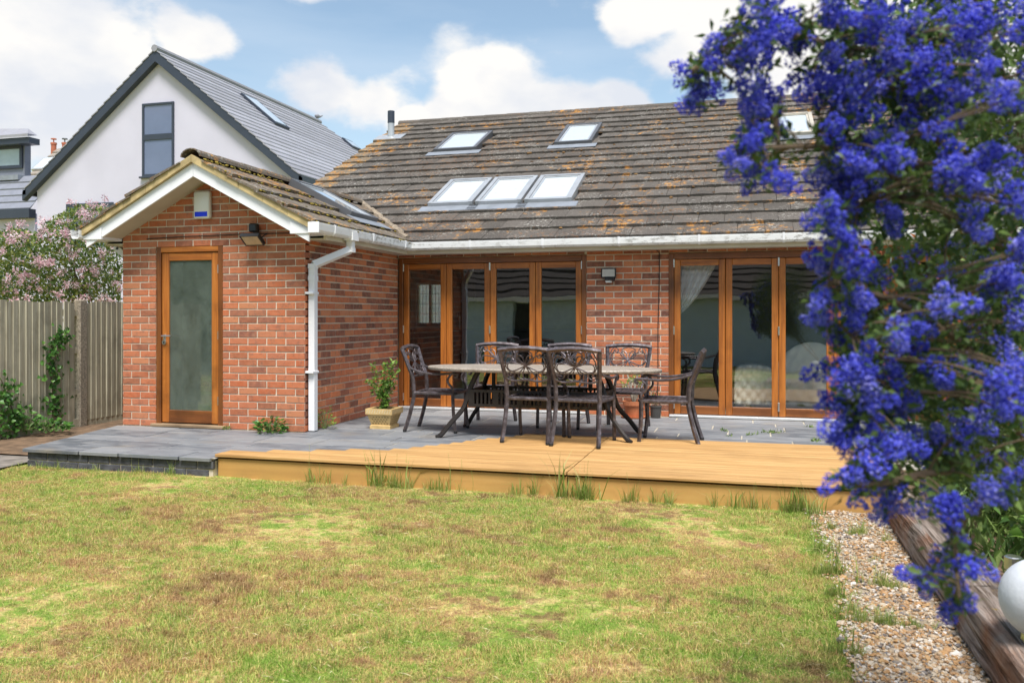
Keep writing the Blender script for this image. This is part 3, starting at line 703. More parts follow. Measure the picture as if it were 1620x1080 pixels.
bl = bifold(LX0, LX1, 4, (0, 2, 4)); br = bifold(RX0, RX1, 5, (0, 2, 4))
hx = at_y(1421, 490, YM).x
MB().cbox((hx - .025, YM - .05, 1.20), (hx + .025, YM + .004, 1.40), .006).build('handle', M['upvc'], br)
# ---- rooms behind the bifold doors
MB().box((-6.6, YM + .12, -.03), (5.1, 15.2, .025)).build('floor', M['carpet'], house)
MB().box((-6.6, YM + .12, 2.10), (5.1, 15.2, 2.14)).build('ceiling', M['interior_wall'], house)
MB().box((-1.5, YM + .121, .02), (-1.38, 15.2, 2.10)).build('partition', M['interior_wall'], house)
cab = MB().box((-6.58, 14.62, .025), (-1.52, 15.19, .92)); cab.box((-6.58, 12.2, .025), (-6.0, 14.6, .92)).build('kitchen_units', M['interior_dark'], house)
MB().cbox((-6.585, 14.58, .92), (-1.515, 15.195, .96), .004).cbox((-6.585, 12.15, .92), (-5.97, 14.58, .96), .004).build('worktop', M['worktop'], house)
MB().box((-5.55, 15.15, .96), (-1.52, 15.195, 1.45)).build('splashback', M['interior_tile'], house)
for x0, x1 in ((-4.9, -3.9), (-3.88, -2.9), (-2.88, -1.9)): MB().cbox((x0, 14.85, 1.45), (x1, 15.19, 2.08), .006).build('wall_cabinet', M['interior_dark'], house)
MB().tube([(-5.2, 14.85, .96), (-5.2, 14.85, 1.2), (-5.2, 14.80, 1.27), (-5.2, 14.72, 1.25), (-5.2, 14.70, 1.18)], .012, 8).build('tap', M['steel'], house)
wn = MB()
for a, b, c_, d in ((-6.20, -6.15, 1.02, 1.85), (-5.68, -5.63, 1.02, 1.85), (-6.15, -5.68, 1.02, 1.07), (-6.15, -5.68, 1.80, 1.85), (-5.94, -5.89, 1.07, 1.80)): wn.cbox((a, 15.17, c_), (b, 15.27, d), .004)
wn = wn.build('window', M['upvc'], house); m = MB()
for cx_ in (-6.045, -5.785):
    for zz in (1.25, 1.44, 1.63): m.box((cx_ - .105, 15.21, zz - .003), (cx_ + .105, 15.216, zz + .003))
    for xx in (-.035, .035): m.box((cx_ + xx - .003, 15.209, 1.07), (cx_ + xx + .003, 15.217, 1.80))
m.build('leading', M['lead'], wn)
MB().box((-6.15, 15.22, 1.07), (-5.68, 15.224, 1.80)).build('pane', M['glass_dirty_lightened'], wn)
# ---- roofs
class Plane:
    def __init__(s, O, U, V): s.O, s.U, s.V = Vector(O), Vector(U), Vector(V); s.N = s.U.cross(s.V); s.rot = Matrix((s.U, s.V, s.N)).transposed()
    def at(s, u, v, n=0): return s.O + s.U * u + s.V * v + s.N * n
q = math.hypot(1, .5); MAIN = Plane((0, 10.0, 2.125), (1, 0, 0), (0, 1 / q, .5 / q))
q = math.hypot(1, E_PITCH)
EXR = Plane((XC + E_OUT, 0, E_Z0), (0, 1, 0), (-1 / q, 0, E_PITCH / q)); EXL = Plane((XC - E_OUT, 0, E_Z0), (0, -1, 0), (1 / q, 0, E_PITCH / q))
MLEN = 6.65; VERGE_X, RIGHT_X = -6.86, 5.4
RY, RZ = MAIN.at(0, MLEN).y, MAIN.at(0, MLEN).z
main_roof = MB().add([(VERGE_X + .04, 10.02, 2.125), (RIGHT_X, 10.02, 2.125), (RIGHT_X, RY, RZ), (VERGE_X + .04, RY, RZ), (VERGE_X + .04, RY + .1, RZ - .1), (RIGHT_X, RY + .1, RZ - .1)], [(0, 1, 2, 3), (3, 2, 5, 4)])
main_roof.add([(VERGE_X + .04, RY + .1, RZ - .1), (RIGHT_X, RY + .1, RZ - .1), (RIGHT_X, 16.0, 2.6), (VERGE_X + .04, 16.0, 2.6)], [(0, 1, 2, 3)])
main_roof.add([(-6.70, 10.3, 2.1), (-6.70, 15.2, 2.1), (-6.70, RY, RZ - .03), (-6.70, 10.3, main_z(10.3) - .02)], [(0, 1, 2, 3)])
main_roof.add([(RIGHT_X - .2, 10.3, 2.1), (RIGHT_X - .2, 15.2, 2.1), (RIGHT_X - .2, RY, RZ - .03), (RIGHT_X - .2, 10.3, main_z(10.3) - .02)], [(0, 1, 2, 3)])
main_roof = main_roof.build('roof', M['garage_tile'], house)
ext_roof = MB().add([(XC + E_OUT - .02, 7.56, E_Z0), (XC + E_OUT - .02, 10.0, E_Z0), (XC, 11.45, ext_z(XC)), (XC, 7.56, ext_z(XC)), (XC - E_OUT + .02, 7.56, E_Z0), (XC - E_OUT + .02, 10.0, E_Z0)], [(0, 1, 2, 3), (3, 2, 5, 4)]).build('extension_roof', M['garage_tile'], house)
TW, TG = .305, .350
def tile_var(n=6):
    r = []
    for _ in range(n):
        m = MB(); k = 4; vs = []
        for z0, z1, v in ((.020, .056, 0), (.002, .020, .405)):
            for i in range(k + 1):
                x = (-.5 + i / k) * .302; j = random.uniform(-.003, .003); ch = -.004 if i in (0, k) else 0
                vs += [(x, v + j, z0), (x, v + j + (.004 if v == 0 else 0), z1 + ch + random.uniform(-.0015, .0015))]
        w = 2 * (k + 1); fs = []
        for i in range(k):
            a = 2 * i; fs += [(a, a + 2, a + 3, a + 1), (a + 1, a + 3, w + a + 3, w + a + 1), (w + a, w + a + 1, w + a + 3, w + a + 2)]
        fs += [(0, 1, w + 1, w), (2 * k, w + 2 * k, w + 2 * k + 1, 2 * k + 1)]
        m.add(vs, fs); r.append(m)
    return r
TV = tile_var()
def project(p):
    d = -SA * p.x + CA * p.y; return (CX + FPX * (CA * p.x + SA * p.y) / d, HY - FPX * (p.z - CAMH) / d, d)
tile_list = []                                   # (plane, u, v, material, roof)
SKY = []
for px0, py0, px1, py1, px2, py2 in ((686, 241, 750, 241, 712, 215), (877, 230, 935, 229, 897, 202), (1218, 217, 1292, 217, 1225, 186)):
    SKY.append(((px0, py0), (px1, py1), (px2, py2)))
def on_main(px, py, n=.05):
    O = MAIN.at(0, 0, n); d = ray(px, py); C = Vector((0, 0, CAMH)); t = (O - C).dot(MAIN.N) / d.dot(MAIN.N); p = C + d * t - O; return p.dot(MAIN.U), p.dot(MAIN.V)
rwins = []                                       # roof windows: u0, u1, v0, v1, cladding, glass
for (a, b, c_), cl in zip(SKY, ('velux', 'velux', 'velux_brown')):
    u0, v0 = on_main(*a); u1, _ = on_main(*b); _, v1 = on_main(*c_); rwins.append((u0, u1, v0, v1, cl))
uu = -4.36
for i in range(3): rwins.append((uu, uu + .655, 1.26, 2.34, 'velux_lite')); uu += .70
def in_window(u, v):
    return any(u0 + .05 < u < u1 - .05 and v0 + .0 < v + .2 < v1 - .1 for u0, u1, v0, v1, _ in rwins)
for k in range(19):
    v = k * TG - .045; u = VERGE_X + .15 + (TW / 2 if k % 2 else 0) - .0
    if k % 2: tile_list.append((MAIN, VERGE_X + .075, v, 'tile_verge', .5, main_roof))
    while u < RIGHT_X - .1:
        p = MAIN.at(u, v + .2)
        if main_z(p.y) > ext_z(p.x) - .06 or abs(p.x - XC) > E_OUT + .05:
            if not in_window(u, v): tile_list.append((MAIN, u, v, 'tile_verge' if u < VERGE_X + .36 and k > 5 else 'tile', 1, main_roof))
        u += TW
for k in range(5):
    v = k * TG - .045
    for PL, sg in ((EXR, 1), (EXL, -1)):
        y = 7.50 + (TW / 2 if k % 2 else 0) + .15
        if k % 2: tile_list.append((PL, sg * 7.575, v, 'tile_ext', .5, ext_roof))
        while y < 11.6:
            p = PL.at(sg * y, v + .2)
            if main_z(p.y) < ext_z(p.x) + .07 and v + .3 < 1.62:
                if not (PL is EXR and .50 < v + .2 < 1.42 and 9.22 < y < 9.98): tile_list.append((PL, sg * y, v, 'tile_ext', 1, ext_roof))
            y += TW
def size(t):
    x, y, d = project(t[0].at(t[1], t[2] + .15)); cut = -60 < x < 1400 and 0 < y < 1080 and t[0] is not EXL
    return (abs(t[0].N.dot((t[0].at(t[1], t[2]) - Vector((0, 0, CAMH))).normalized())) / d ** 2) * t[4] if cut else 0
tile_list.sort(key=size, reverse=True)
meshes = {mt: [v.mesh('tile', M[mt]) for v in TV] for mt in ('tile', 'tile_ext', 'tile_verge')}
rest_m = {}
def tile_xf(PL, u, v, wk):
    lift = random.uniform(-.003, .004); return PL.at(u, v, lift), PL.rot.to_4x4() @ Matrix.Rotation(random.uniform(-.007, .007), 4, 'Z') @ Matrix.Diagonal((wk * .995, 1, 1, 1))
for i, (PL, u, v, mt, wk, par) in enumerate(tile_list):
    loc, rm = tile_xf(PL, u, v, wk)
    if i < 300:
        o = link('tile', random.choice(meshes[mt]), par); o.matrix_basis = Matrix.Translation(loc) @ rm
    else:
        m = rest_m.setdefault((par, mt), MB()); tv = random.choice(TV); X = Matrix.Translation(loc) @ rm; m.add([X @ Vector(p) for p in tv.v], tv.f)
for (par, mt), m in rest_m.items():
    o = m.build('tiling', M[mt], par); o['kind'] = 'stuff'
# ridge tiles
def ridge(name, a, b, dirv, par, mat, n, r=.115, lift=0):
    side_ = Vector((0, 0, 1)).cross(dirv)
    L = (b - a).length / n
    for i in range(n):
        m = MB(); p0 = a + dirv * (i * L + .004); p1 = a + dirv * ((i + 1) * L + .03); vs = []
        for p, rr in ((p0, r + .008), (p1, r)):
            for k in range(9):
                t = math.pi * (k / 8) ; vs.append(p + side_ * (math.cos(t) * rr) + Vector((0, 0, math.sin(t) * rr * .72 - .05 + lift)))
            for k in range(9):
                t = math.pi * (1 - k / 8); vs.append(p + side_ * (math.cos(t) * (rr - .016)) + Vector((0, 0, math.sin(t) * (rr - .016) * .72 - .05 + lift)))
        m.add(vs, [(k, (k + 1) % 18, 18 + (k + 1) % 18, 18 + k) for k in range(18)] + [tuple(range(17, -1, -1)), tuple(range(18, 36))])
        m.build(name, mat, par)
ridge('ridge_tile', Vector((VERGE_X - .02, RY + .03, RZ + .035)), Vector((RIGHT_X, RY + .03, RZ + .035)), Vector((1, 0, 0)), main_roof, M['tile'], 27)
ridge('ridge_tile', Vector((XC, 7.50, ext_z(XC) + .045)), Vector((XC, 11.35, ext_z(XC) + .045)), Vector((0, 1, 0)), ext_roof, M['tile_ext'], 9)
# valley of lumpy mortar and flashing where the two roofs meet
m = MB(); vp = []
for i in range(40):
    t = i / 39; x = XC + E_OUT - .03 - t * (E_OUT - .06); vp.append(Vector((x + random.uniform(-.015, .015), 10.0 + (ext_z(x) - 2.125) / .5 + random.uniform(-.015, .015), ext_z(x) + .045 + random.uniform(-.008, .010))))
m.tube(vp, [.045 + random.uniform(-.012, .012) for _ in vp], 7); m.build('valley_mortar', M['valley'], ext_roof)
# moss cushions
def moss(name, n, mat, par, spots):
    m = MB()
    for PL, u, v, r in spots:
        p = PL.at(u, v, .040); sq = (random.uniform(.8, 1.4), random.uniform(.7, 1.1), random.uniform(.4, .75))
        k = MB().sphere((0, 0, 0), r, 6, 4, sq); m.add([p + PL.rot @ Vector((a * random.uniform(.8, 1.2), b * random.uniform(.8, 1.2), c_)) for a, b, c_ in k.v], k.f)
    o = m.build(name, mat, par); o['kind'] = 'stuff'
sp = []
while len(sp) < 700:
    k = random.randrange(1, 19); u = random.gauss(-.3, 1.9) if random.random() < .75 else random.uniform(-6.5, 4); v = k * TG + (random.uniform(-.06, .02) if random.random() < .65 else random.uniform(-.1, .25))
    dn = math.exp(-((v - 3.6) / 1.7) ** 2)
    if random.random() < dn * .9 + .12 and VERGE_X + .2 < u < RIGHT_X - .3 and not in_window(u, v - .2): 
        p = MAIN.at(u, v)
        if main_z(p.y) > ext_z(p.x) + .05: sp.append((MAIN, u, v, random.uniform(.010, .028)))
moss('moss', 0, M['moss'], main_roof, sp)
sp = []
while len(sp) < 520:
    k = random.randrange(0, 5); y = random.uniform(7.5, 10.8); v = k * TG + random.gauss(-.02, .035)
    p = EXR.at(y, v)
    if v > 1.55: continue
    if main_z(p.y) < ext_z(p.x) - .05 and not (.5 < v < 1.42 and 9.1 < y < 10.05): sp.append((EXR, y, v, random.uniform(.008, .022)))
moss('moss', 0, M['moss_green'], ext_roof, sp)
# ---- roof windows
def roof_window(PL, u0, u1, v0, v1, cl, par):
    O, U, V, N = PL.O, PL.U, PL.V, PL.N; mt = M[cl]; t = .055
    w = MB(); B = lambda m, a, b: m.frame(O, U, V, N, a, b)
    for a, b in (((u0, v0, -.02), (u0 + t, v1, .105)), ((u1 - t, v0, -.02), (u1, v1, .105)), ((u0 + t, v0, -.02), (u1 - t, v0 + t, .100)), ((u0 + t, v1 - t, -.02), (u1 - t, v1, .108))): B(w, a, b)
    w = w.build('roof_window', mt, par)
    i = t + .004; s = .032; sm = MB()
    for a, b in (((u0 + i, v0 + i, .03), (u0 + i + s, v1 - i, .096)), ((u1 - i - s, v0 + i, .03), (u1 - i, v1 - i, .096)), ((u0 + i + s, v0 + i, .03), (u1 - i - s, v0 + i + s, .094)), ((u0 + i + s, v1 - i - s, .03), (u1 - i - s, v1 - i, .098))): B(sm, a, b)
    sm.build('sash', M['velux_lite'] if cl != 'velux_brown' else M['velux_brown'], w)
    B(MB(), (u0 + i + s, v0 + i + s, .055), (u1 - i - s, v1 - i - s, .082)).build('pane', M['skyglass'], w)
    B(MB(), (u0 - .09, v0 - .20, .046), (u1 + .09, v0 - .002, .054)).build('flashing', M['lead'], w)
    return w
for u0, u1, v0, v1, cl in rwins: roof_window(MAIN, u0, u1, v0, v1, cl, main_roof)
roof_window(EXR, 9.22, 9.98, .50, 1.42, 'velux', ext_roof)
# flue pipe
uf, vf = on_main(618, 216); fp = MAIN.at(uf, vf)
fl = MB().tube([fp + Vector((0, 0, -.05)), fp + Vector((0, 0, .30))], .062, 14).build('flue', M['velux_lite'], main_roof)
MB().tube([fp + Vector((0, 0, .30)), fp + Vector((0, 0, .53))], .066, 14).build('flue_cap', M['anthracite'], fl)
MB().frame(MAIN.O, MAIN.U, MAIN.V, MAIN.N, (uf - .28, vf - .2, .046), (uf + .28, vf + .12, .056)).build('flue_flashing', M['velux_lite'], fl)
# ---- barge boards, verge cement, soffits
YB = 7.55
def slope_strip(sgn, ya, yb, dz0, dz1, xa=0.0, xb=E_OUT, end=None):
    P = lambda x, dz: (XC + sgn * x, ext_z(XC + sgn * x) + dz)
    return [P(xa, dz1), P(xb, dz1), P(xb, dz0), P(xa, dz0)]
for s in (1, -1):
    MB().prism(slope_strip(s, 0, 0, -.200, -.062, .002, E_OUT - .03), 1, YB, YB + .022).build('barge_board', M['upvc'], house)
    xo, xi = XC + s * (E_OUT + .005), XC + s * (E_OUT - .235); zt0, zt1 = ext_z(xo) - .062, ext_z(xi) - .10
    MB().prism([(xi, 2.025), (xo, 2.025), (xo, zt0), (xi, zt1)], 1, YB - .012, YB + .30).build('box_end', M['upvc'], house)
    for i in range(5):
        a, b = i * .28, min((i + 1) * .28 - .004, E_OUT + .01); zj = random.uniform(-.004, .004)
        MB().prism(slope_strip(s, 0, 0, -.058, .018 + zj, a, b), 1, YB - .035 + zj, YB + .03).build('verge_cement', M['cement'], ext_roof)
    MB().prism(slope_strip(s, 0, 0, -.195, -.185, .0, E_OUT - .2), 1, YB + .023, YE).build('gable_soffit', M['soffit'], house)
# eaves: fascia, soffit, gutters
def gutter_run(name, a, b, out, par):
    """half box gutter from a to b, open to the sky; out = outward direction"""
    up = Vector((0, 0, 1)); d = (b - a).normalized(); prof = [(0, .075), (0, 0), (.022, -.022), (.085, -.022), (.105, 0), (.112, .062), (.112, .075), (.104, .075), (.100, .004), (.082, -.014), (.024, -.014), (.008, .004), (.008, .075)]
    m = MB(); n = len(prof); vs = [p + out * x + up * z for p in (a, b) for x, z in prof]
    m.add(vs, [tuple(range(n)), tuple(range(2 * n - 1, n - 1, -1))] + [(i, (i + 1) % n, n + (i + 1) % n, n + i) for i in range(n)])
    g = m.build(name, M['gutter'], par); L = (b - a).length; k = .35
    while k < L:
        c = a + d * k; q = MB(); vs = [c + d * e + out * x * 1.0 + up * z for e in (-.012, .012) for x, z in [(.0, -.004), (.022, -.029), (.088, -.029), (.113, -.002), (.119, .080), (.096, .083), (.096, .078), (.112, .074), (.106, .002), (.084, -.021), (.024, -.021), (.004, .0)]]
        q.add(vs, [tuple(range(12)), tuple(range(23, 11, -1))] + [(i, (i + 1) % 12, 12 + (i + 1) % 12, 12 + i) for i in range(12)]); q.build('bracket', M['upvc'], g); k += .92
    return g
gx = XC + E_OUT - .005
g1 = gutter_run('gutter', Vector((gx, 7.50, 2.05)), Vector((gx, 9.94, 2.05)), Vector((1, 0, 0)), house)
MB().cbox((gx - .004, 7.485, 2.02), (gx + .118, 7.502, 2.128), .004).build('end_cap', M['upvc'], g1)
g2 = gutter_run('gutter', Vector((5.3, 9.985, 2.05)), Vector((gx - .0, 9.985, 2.05)), Vector((0, -1, 0)), house)
MB().box((gx - .05, 9.90, 2.024), (gx + .118, 9.99, 2.032)).build('corner', M['gutter'], g2)
gutter_run('gutter', Vector((XC - E_OUT, 10.2, 2.05)), Vector((XC - E_OUT, 7.48, 2.05)), Vector((-1, 0, 0)), house)
MB().box((gx - .03, 7.86, 1.985), (gx - .003, 10.0, 2.118)).build('fascia', M['cream'], house)
MB().box((gx - .03, 9.988, 1.985), (5.3, 10.012, 2.118)).build('fascia', M['cream'], house)
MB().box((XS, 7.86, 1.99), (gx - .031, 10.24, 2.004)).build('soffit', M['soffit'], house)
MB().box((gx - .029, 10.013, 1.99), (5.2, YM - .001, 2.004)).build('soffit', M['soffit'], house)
MB().box((XC - E_OUT + .003, 7.86, 1.985), (XC - E_OUT + .03, 10.2, 2.118)).box((XC - E_OUT + .031, 7.86, 1.99), (XL, 10.2, 2.004)).build('eaves_board', M['cream'], house)
# ---- rainwater pipes
pr = .034
dp = MB(); px_, py_ = XS + .055, 7.93
def sq(m, pts, r=pr):
    for a, b in zip(pts, pts[1:]):
        a, b = Vector(a), Vector(b); d = (b - a).normalized(); x = Vector((0, 1, 0)); x = (x - d * x.dot(d)).normalized(); y = d.cross(x)
        vs = [p + x * i * r + y * j * r for p in (a, b) for i, j in ((-1, -1), (1, -1), (1, 1), (-1, 1))]
        m.add(vs, [(0, 1, 2, 3), (7, 6, 5, 4), (0, 4, 5, 1), (1, 5, 6, 2), (2, 6, 7, 3), (3, 7, 4, 0)])
    return m
ot = (gx + .055, 8.30, 2.03)
sq(dp, [(ot[0], ot[1], 2.03), (ot[0], ot[1], 1.90)]); sq(dp, [(ot[0] + .0, ot[1], 1.915), (px_, py_, 1.73)]); sq(dp, [(px_, py_, 1.745), (px_, py_, .01)])
dp = dp.build('downpipe', M['upvc'], house)
MB().box((ot[0] - .05, ot[1] - .07, 2.01), (ot[0] + .062, ot[1] + .07, 2.10)).build('outlet', M['upvc'], dp)
for zz in (1.60, 1.725): sq(MB(), [(px_, py_, zz - .03), (px_, py_, zz + .02)], pr + .005).build('socket_collar', M['upvc'], dp)
for zz in (1.44, .62): MB().cbox((px_ - .055, py_ - .075, zz - .012), (px_ + .04, py_ + .055, zz + .012), .003).build('clip', M['upvc'], dp)
sq(MB(), [(ot[0], ot[1], 1.935), (ot[0], ot[1], 1.885)], pr + .005).build('socket_collar', M['upvc'], dp)
lx = XC - E_OUT - .05
dl = MB(); sq(dl, [(lx, 8.12, 2.03), (lx, 8.12, 1.96)]); sq(dl, [(lx, 8.12, 1.975), (XL - .05, 8.12, 1.80)]); sq(dl, [(XL - .05, 8.12, 1.81), (XL - .05, 8.12, -.1)]); dl.build('downpipe', M['upvc'], house)
# cable on the pier
cab = [at_y(x, y, YM - .016) for x, y in ((1010, 392), (1035, 392), (1043, 400), (1043, 440), (1041, 520), (1041, 600), (1040, 628), (1045, 640))]
MB().tube(cab, .005, 6).build('cable', M['cable'], house)
cz = [at_y(x, y, YE - .016) for x, y in ((232, 378), (300, 374), (395, 370), (450, 369), (478, 368))]; MB().tube(cz, .005, 5).build('cable', M['cable'], house)
# ------------------------------------------------------------------ fixtures on the walls
c = at_y(322, 325, YE - .03); al = thing('alarm_box', 'cream burglar alarm box with a blue lens strip high on the brick gable', 'alarm box', (c.x, YE, c.z))
MB().cbox((c.x - .098, YE - .075, c.z - .145), (c.x + .098, YE - .012, c.z + .145), .014).build('cover', M['alarm'], al, True)
MB().cbox((c.x - .078, YE - .0785, c.z - .125), (c.x + .078, YE - .070, c.z - .072), .003).build('lens', M['blue'], al)
fl = thing('floodlight', 'tilted floodlight with black motion sensor cube on the gable right of the door', 'floodlight', at_y(404, 378, YE))
c = at_y(404, 361, YE - .05); MB().cbox((c.x - .045, YE - .115, c.z - .045), (c.x + .045, YE - .035, c.z + .045), .012).tube([(c.x, YE - .012, c.z - .03), (c.x, YE - .06, c.z - .03)], .02, 8).build('motion_sensor', M['black'], fl)
k = at_y(401, 380, YE - .12); O = Vector((k.x - .01, YE - .13, k.z)); U = Vector((1, 0, 0)); V = Vector((0, -.80, .60)).normalized(); N = U.cross(V)
N = -N if N.z > 0 else N
def fbox(m, a, b): return m.frame(O, U, V, N, a, b)
fbox(fbox(fbox(fbox(fbox(MB(), (-.11, -.075, -.03), (.11, .075, .0)), (-.11, -.075, .0), (-.098, .075, .012)), (.098, -.075, .0), (.11, .075, .012)), (-.098, -.075, .0), (.098, -.066, .012)), (-.098, .066, .0), (.098, .075, .012)).build('housing', M['black'], fl)
fbox(MB(), (-.097, -.065, .001), (.097, .065, .008)).build('lens', M['lamp_glass_tan'], fl)
MB().tube([(c.x, YE - .075, c.z - .04), (c.x, YE - .08, c.z - .075), (k.x, YE - .09, k.z + .05)], .008, 6).tube([(k.x - .075, YE - .012, k.z + .075), (k.x - .095, YE - .12, k.z + .02)], .007, 5).tube([(k.x + .085, YE - .012, k.z + .075), (k.x + .085, YE - .12, k.z + .02)], .007, 5).build('bracket', M['black'], fl)
c = at_y(963, 434, YM - .06); f2 = thing('floodlight', 'small square black framed floodlight on the brick pier between the bifold doors', 'floodlight', (c.x, YM, c.z))
MB().cbox((c.x - .09, YM - .085, c.z - .045), (c.x + .09, YM - .045, c.z + .075), .008).build('housing', M['black'], f2)
MB().cbox((c.x - .075, YM - .0885, c.z - .028), (c.x + .075, YM - .080, c.z + .062), .002).build('lens', M['lamp_glass'], f2)
MB().cbox((c.x - .04, YM - .075, c.z - .10), (c.x + .035, YM - .012, c.z - .062), .006).build('junction_box', M['upvc'], f2)
MB().cbox((c.x - .045, YM - .10, c.z - .075), (c.x + .045, YM - .05, c.z - .046), .006).tube([(c.x + .06, YM - .07, c.z - .05), (c.x + .06, YM - .09, c.z - .075)], .02, 8).build('motion_sensor', M['black'], f2)
# ------------------------------------------------------------------ chairs
def smooth_path(pts, n=6):
    pts = [Vector(p) for p in pts]; out = []
    for i in range(len(pts) - 1):
        p0, p1, p2, p3 = pts[max(i - 1, 0)], pts[i], pts[i + 1], pts[min(i + 2, len(pts) - 1)]
        for k in range(n):
            t = k / n; out.append(.5 * ((2 * p1) + (p2 - p0) * t + (2 * p0 - 5 * p1 + 4 * p2 - p3) * t * t + (3 * p1 - p0 - 3 * p2 + p3) * t ** 3))
    return out + [pts[-1]]
def chair_proto():
    t = thing('garden_chair', 'x', 'chair', local=True)
    cm = M['cast']
    def by(z): return -.232 - (z - .56) * .36     # leaning back plane
    for s in (-1, 1):
        p = smooth_path([(s * .222, -.315, .012), (s * .213, -.265, .17), (s * .205, -.222, .36), (s * .205, -.222, .43)], 5)
        lg = MB().tube(p, [.021] * len(p), 4, up=(1, 0, 0)).build('leg', cm, t); MB().lathe([(.017, 0), (.020, .006), (.020, .020), (.014, .026)], (s * .222, -.316, 0), 8).build('foot', M['rubber'], lg)
        p = smooth_path([(s * .222, .235, .012), (s * .224, .215, .2), (s * .222, .205, .41)], 5)
        lg = MB().tube(p, .018, 4, up=(1, 0, 0)).build('leg', cm, t); MB().lathe([(.015, 0), (.018, .006), (.018, .020), (.012, .026)], (s * .222, .236, 0), 8).build('foot', M['rubber'], lg)
    bf = MB()
    for s in (-1, 1):
        p = smooth_path([(s * .205, -.222, .42), (s * .209, by(.56), .56), (s * .222, by(.70), .70), (s * .238, by(.858), .858)], 5); bf.tube(p, [.0215] * len(p), 4, up=(1, 0, 0))
    top = [(x, by(.862 + .020 * (1 - (x / .238) ** 2)) - .000, .862 + .020 * (1 - (x / .238) ** 2)) for x in np.linspace(-.252, .252, 11)]; bf.tube(top, .021, 4, up=(0, 0, 1))
    low = [(x, by(.60), .598 - .028 * math.cos(x / .21 * math.pi / 2) + .012 * math.cos(x / .21 * math.pi * 1.5)) for x in np.linspace(-.212, .212, 13)]; bf.tube(low, .0105, 5)
    bf.build('back_frame', cm, t)
    sc = MB(); C0 = .715
    def W(pts, r=.0058): sc.tube([(x, by(z), z) for x, z in pts], r, 5)
    def petal(phi, l, w, cx=0, cz=C0):
        ca, sa = math.cos(phi), math.sin(phi); pts = []
        for i in range(19):
            u = i / 18; al_ = l * math.sin(math.pi * u) ** .9; sd = w * .65 * math.sin(2 * math.pi * u); pts.append((cx + ca * al_ - sa * sd, cz + sa * al_ + ca * sd))
        W(pts)
    petal(R(90), .140, .115)
    for s in (0, 1):
        m_ = (lambda a: R(a)) if s == 0 else (lambda a: R(180 - a))
        petal(m_(9), .196, .115); petal(m_(-4), .178, .062); petal(m_(52), .115, .05)
    petal(R(-90), .130, .125); petal(R(-90), .125, .055)
    for sx in (-1, 1):
        for sz, zc in ((1, .815), (-1, .642)):
            pts = []
            for i in range(20):
                u = i / 19; a = u * 2.6 * math.pi; r = .040 * (1 - u) + .007
                pts.append((sx * (.145 + r * math.cos(a)), zc + sz * r * math.sin(a)))
            W(pts)
            W([(sx * (.145 + .047), zc), (sx * .208, zc - sz * .035)])
    for sx in (-1, 1): W([(sx * .205, .70), (sx * .188, .725), (sx * .19, .75)])
    sc.build('scrollwork', cm, t)
    st = MB(); x0, x1, y0, y1, z = -.215, .215, -.215, .235, .405
    ring = [(x0, y0, z), (x0 - .012, 0, z), (x0 - .008, y1 - .02, z), (x0 + .03, y1, z), (x1 - .03, y1, z), (x1 + .008, y1 - .02, z), (x1 + .012, 0, z), (x1, y0, z), (x0, y0, z)]
    st.tube(ring, .016, 6); seat = st.build('seat_frame', cm, t); lt = MB(); sp_ = .083
    for sg in (1, -1):
        k = -8
        while k < 9:
            # line y = sg*x + k*sp
            pts = []
            for x in np.linspace(x0, x1, 23):
                yy = sg * x * .95 + k * sp_
                if y0 <= yy <= y1: pts.append(Vector((x, yy, z - .006 - .010 * math.cos(x / .215 * 1.5) * math.cos((yy - .01) / .225 * 1.5))))
            if len(pts) > 2:
                d = (pts[-1] - pts[0]).normalized(); sd = Vector((0, 0, 1)).cross(d) * .0125; up = Vector((0, 0, .004)); vs = []
                for p in (pts[0], pts[len(pts) // 2], pts[-1]): vs += [p - sd - up, p + sd - up, p + sd + up, p - sd + up]
                lt.add(vs, [(0, 1, 2, 3), (11, 10, 9, 8)] + [(b + i, b + (i + 1) % 4, b + 4 + (i + 1) % 4, b + 4 + i) for b in (0, 4) for i in range(4)])
            k += 1
    lt.build('seat_lattice', cm, t)
    for s in (-1, 1):
        a = smooth_path([(s * .215, by(.66), .665), (s * .245, -.14, .625), (s * .262, .02, .605), (s * .258, .17, .612), (s * .252, .245, .612), (s * .25, .268, .592), (s * .25, .25, .575), (s * .25, .235, .585)], 5)
        b = smooth_path([(s * .222, .205, .405), (s * .232, .205, .46), (s * .245, .165, .515), (s * .252, .165, .56), (s * .255, .20, .605)], 5)
        m = MB().tube(a, [.0125] * (len(a) - 12) + [.013] * 12, 6).tube(b, .0125, 6); m.build('arm', cm, t)
    return t
CH = [((-1.985, 7.835), -.06, 'cast metal garden chair with its back to the lawn, left of the front pair'),
      ((-1.49, 7.76), -.10, 'cast metal garden chair with its back to the lawn, right of the front pair'),
      ((-3.155, 8.39), -1.53, 'cast metal garden chair at the table end nearest the yellow planter'),
      ((-.775, 8.175), 1.56, 'cast metal garden chair seen side-on at the right end of the table'),
      ((-2.80, 9.02), 3.20, 'cast metal garden chair behind the table, leftmost of the three facing the lawn'),
      ((-1.98, 9.05), 3.12, 'cast metal garden chair behind the table, middle of the three facing the lawn'),
      ((-1.31, 8.98), 3.10, 'cast metal garden chair behind the table in front of the brick pier')]
proto = chair_proto()
for i, ((x, y), rz, lab) in enumerate(CH):
    o = proto if i == 0 else copy_tree(proto)
    foot = DECK_Z if y < 8.0 else 0.0
    o.location = (x, y, foot + .001); o.rotation_euler = (0, 0, rz); o['label'] = lab; o['group'] = 'cast metal chairs round the oval table'
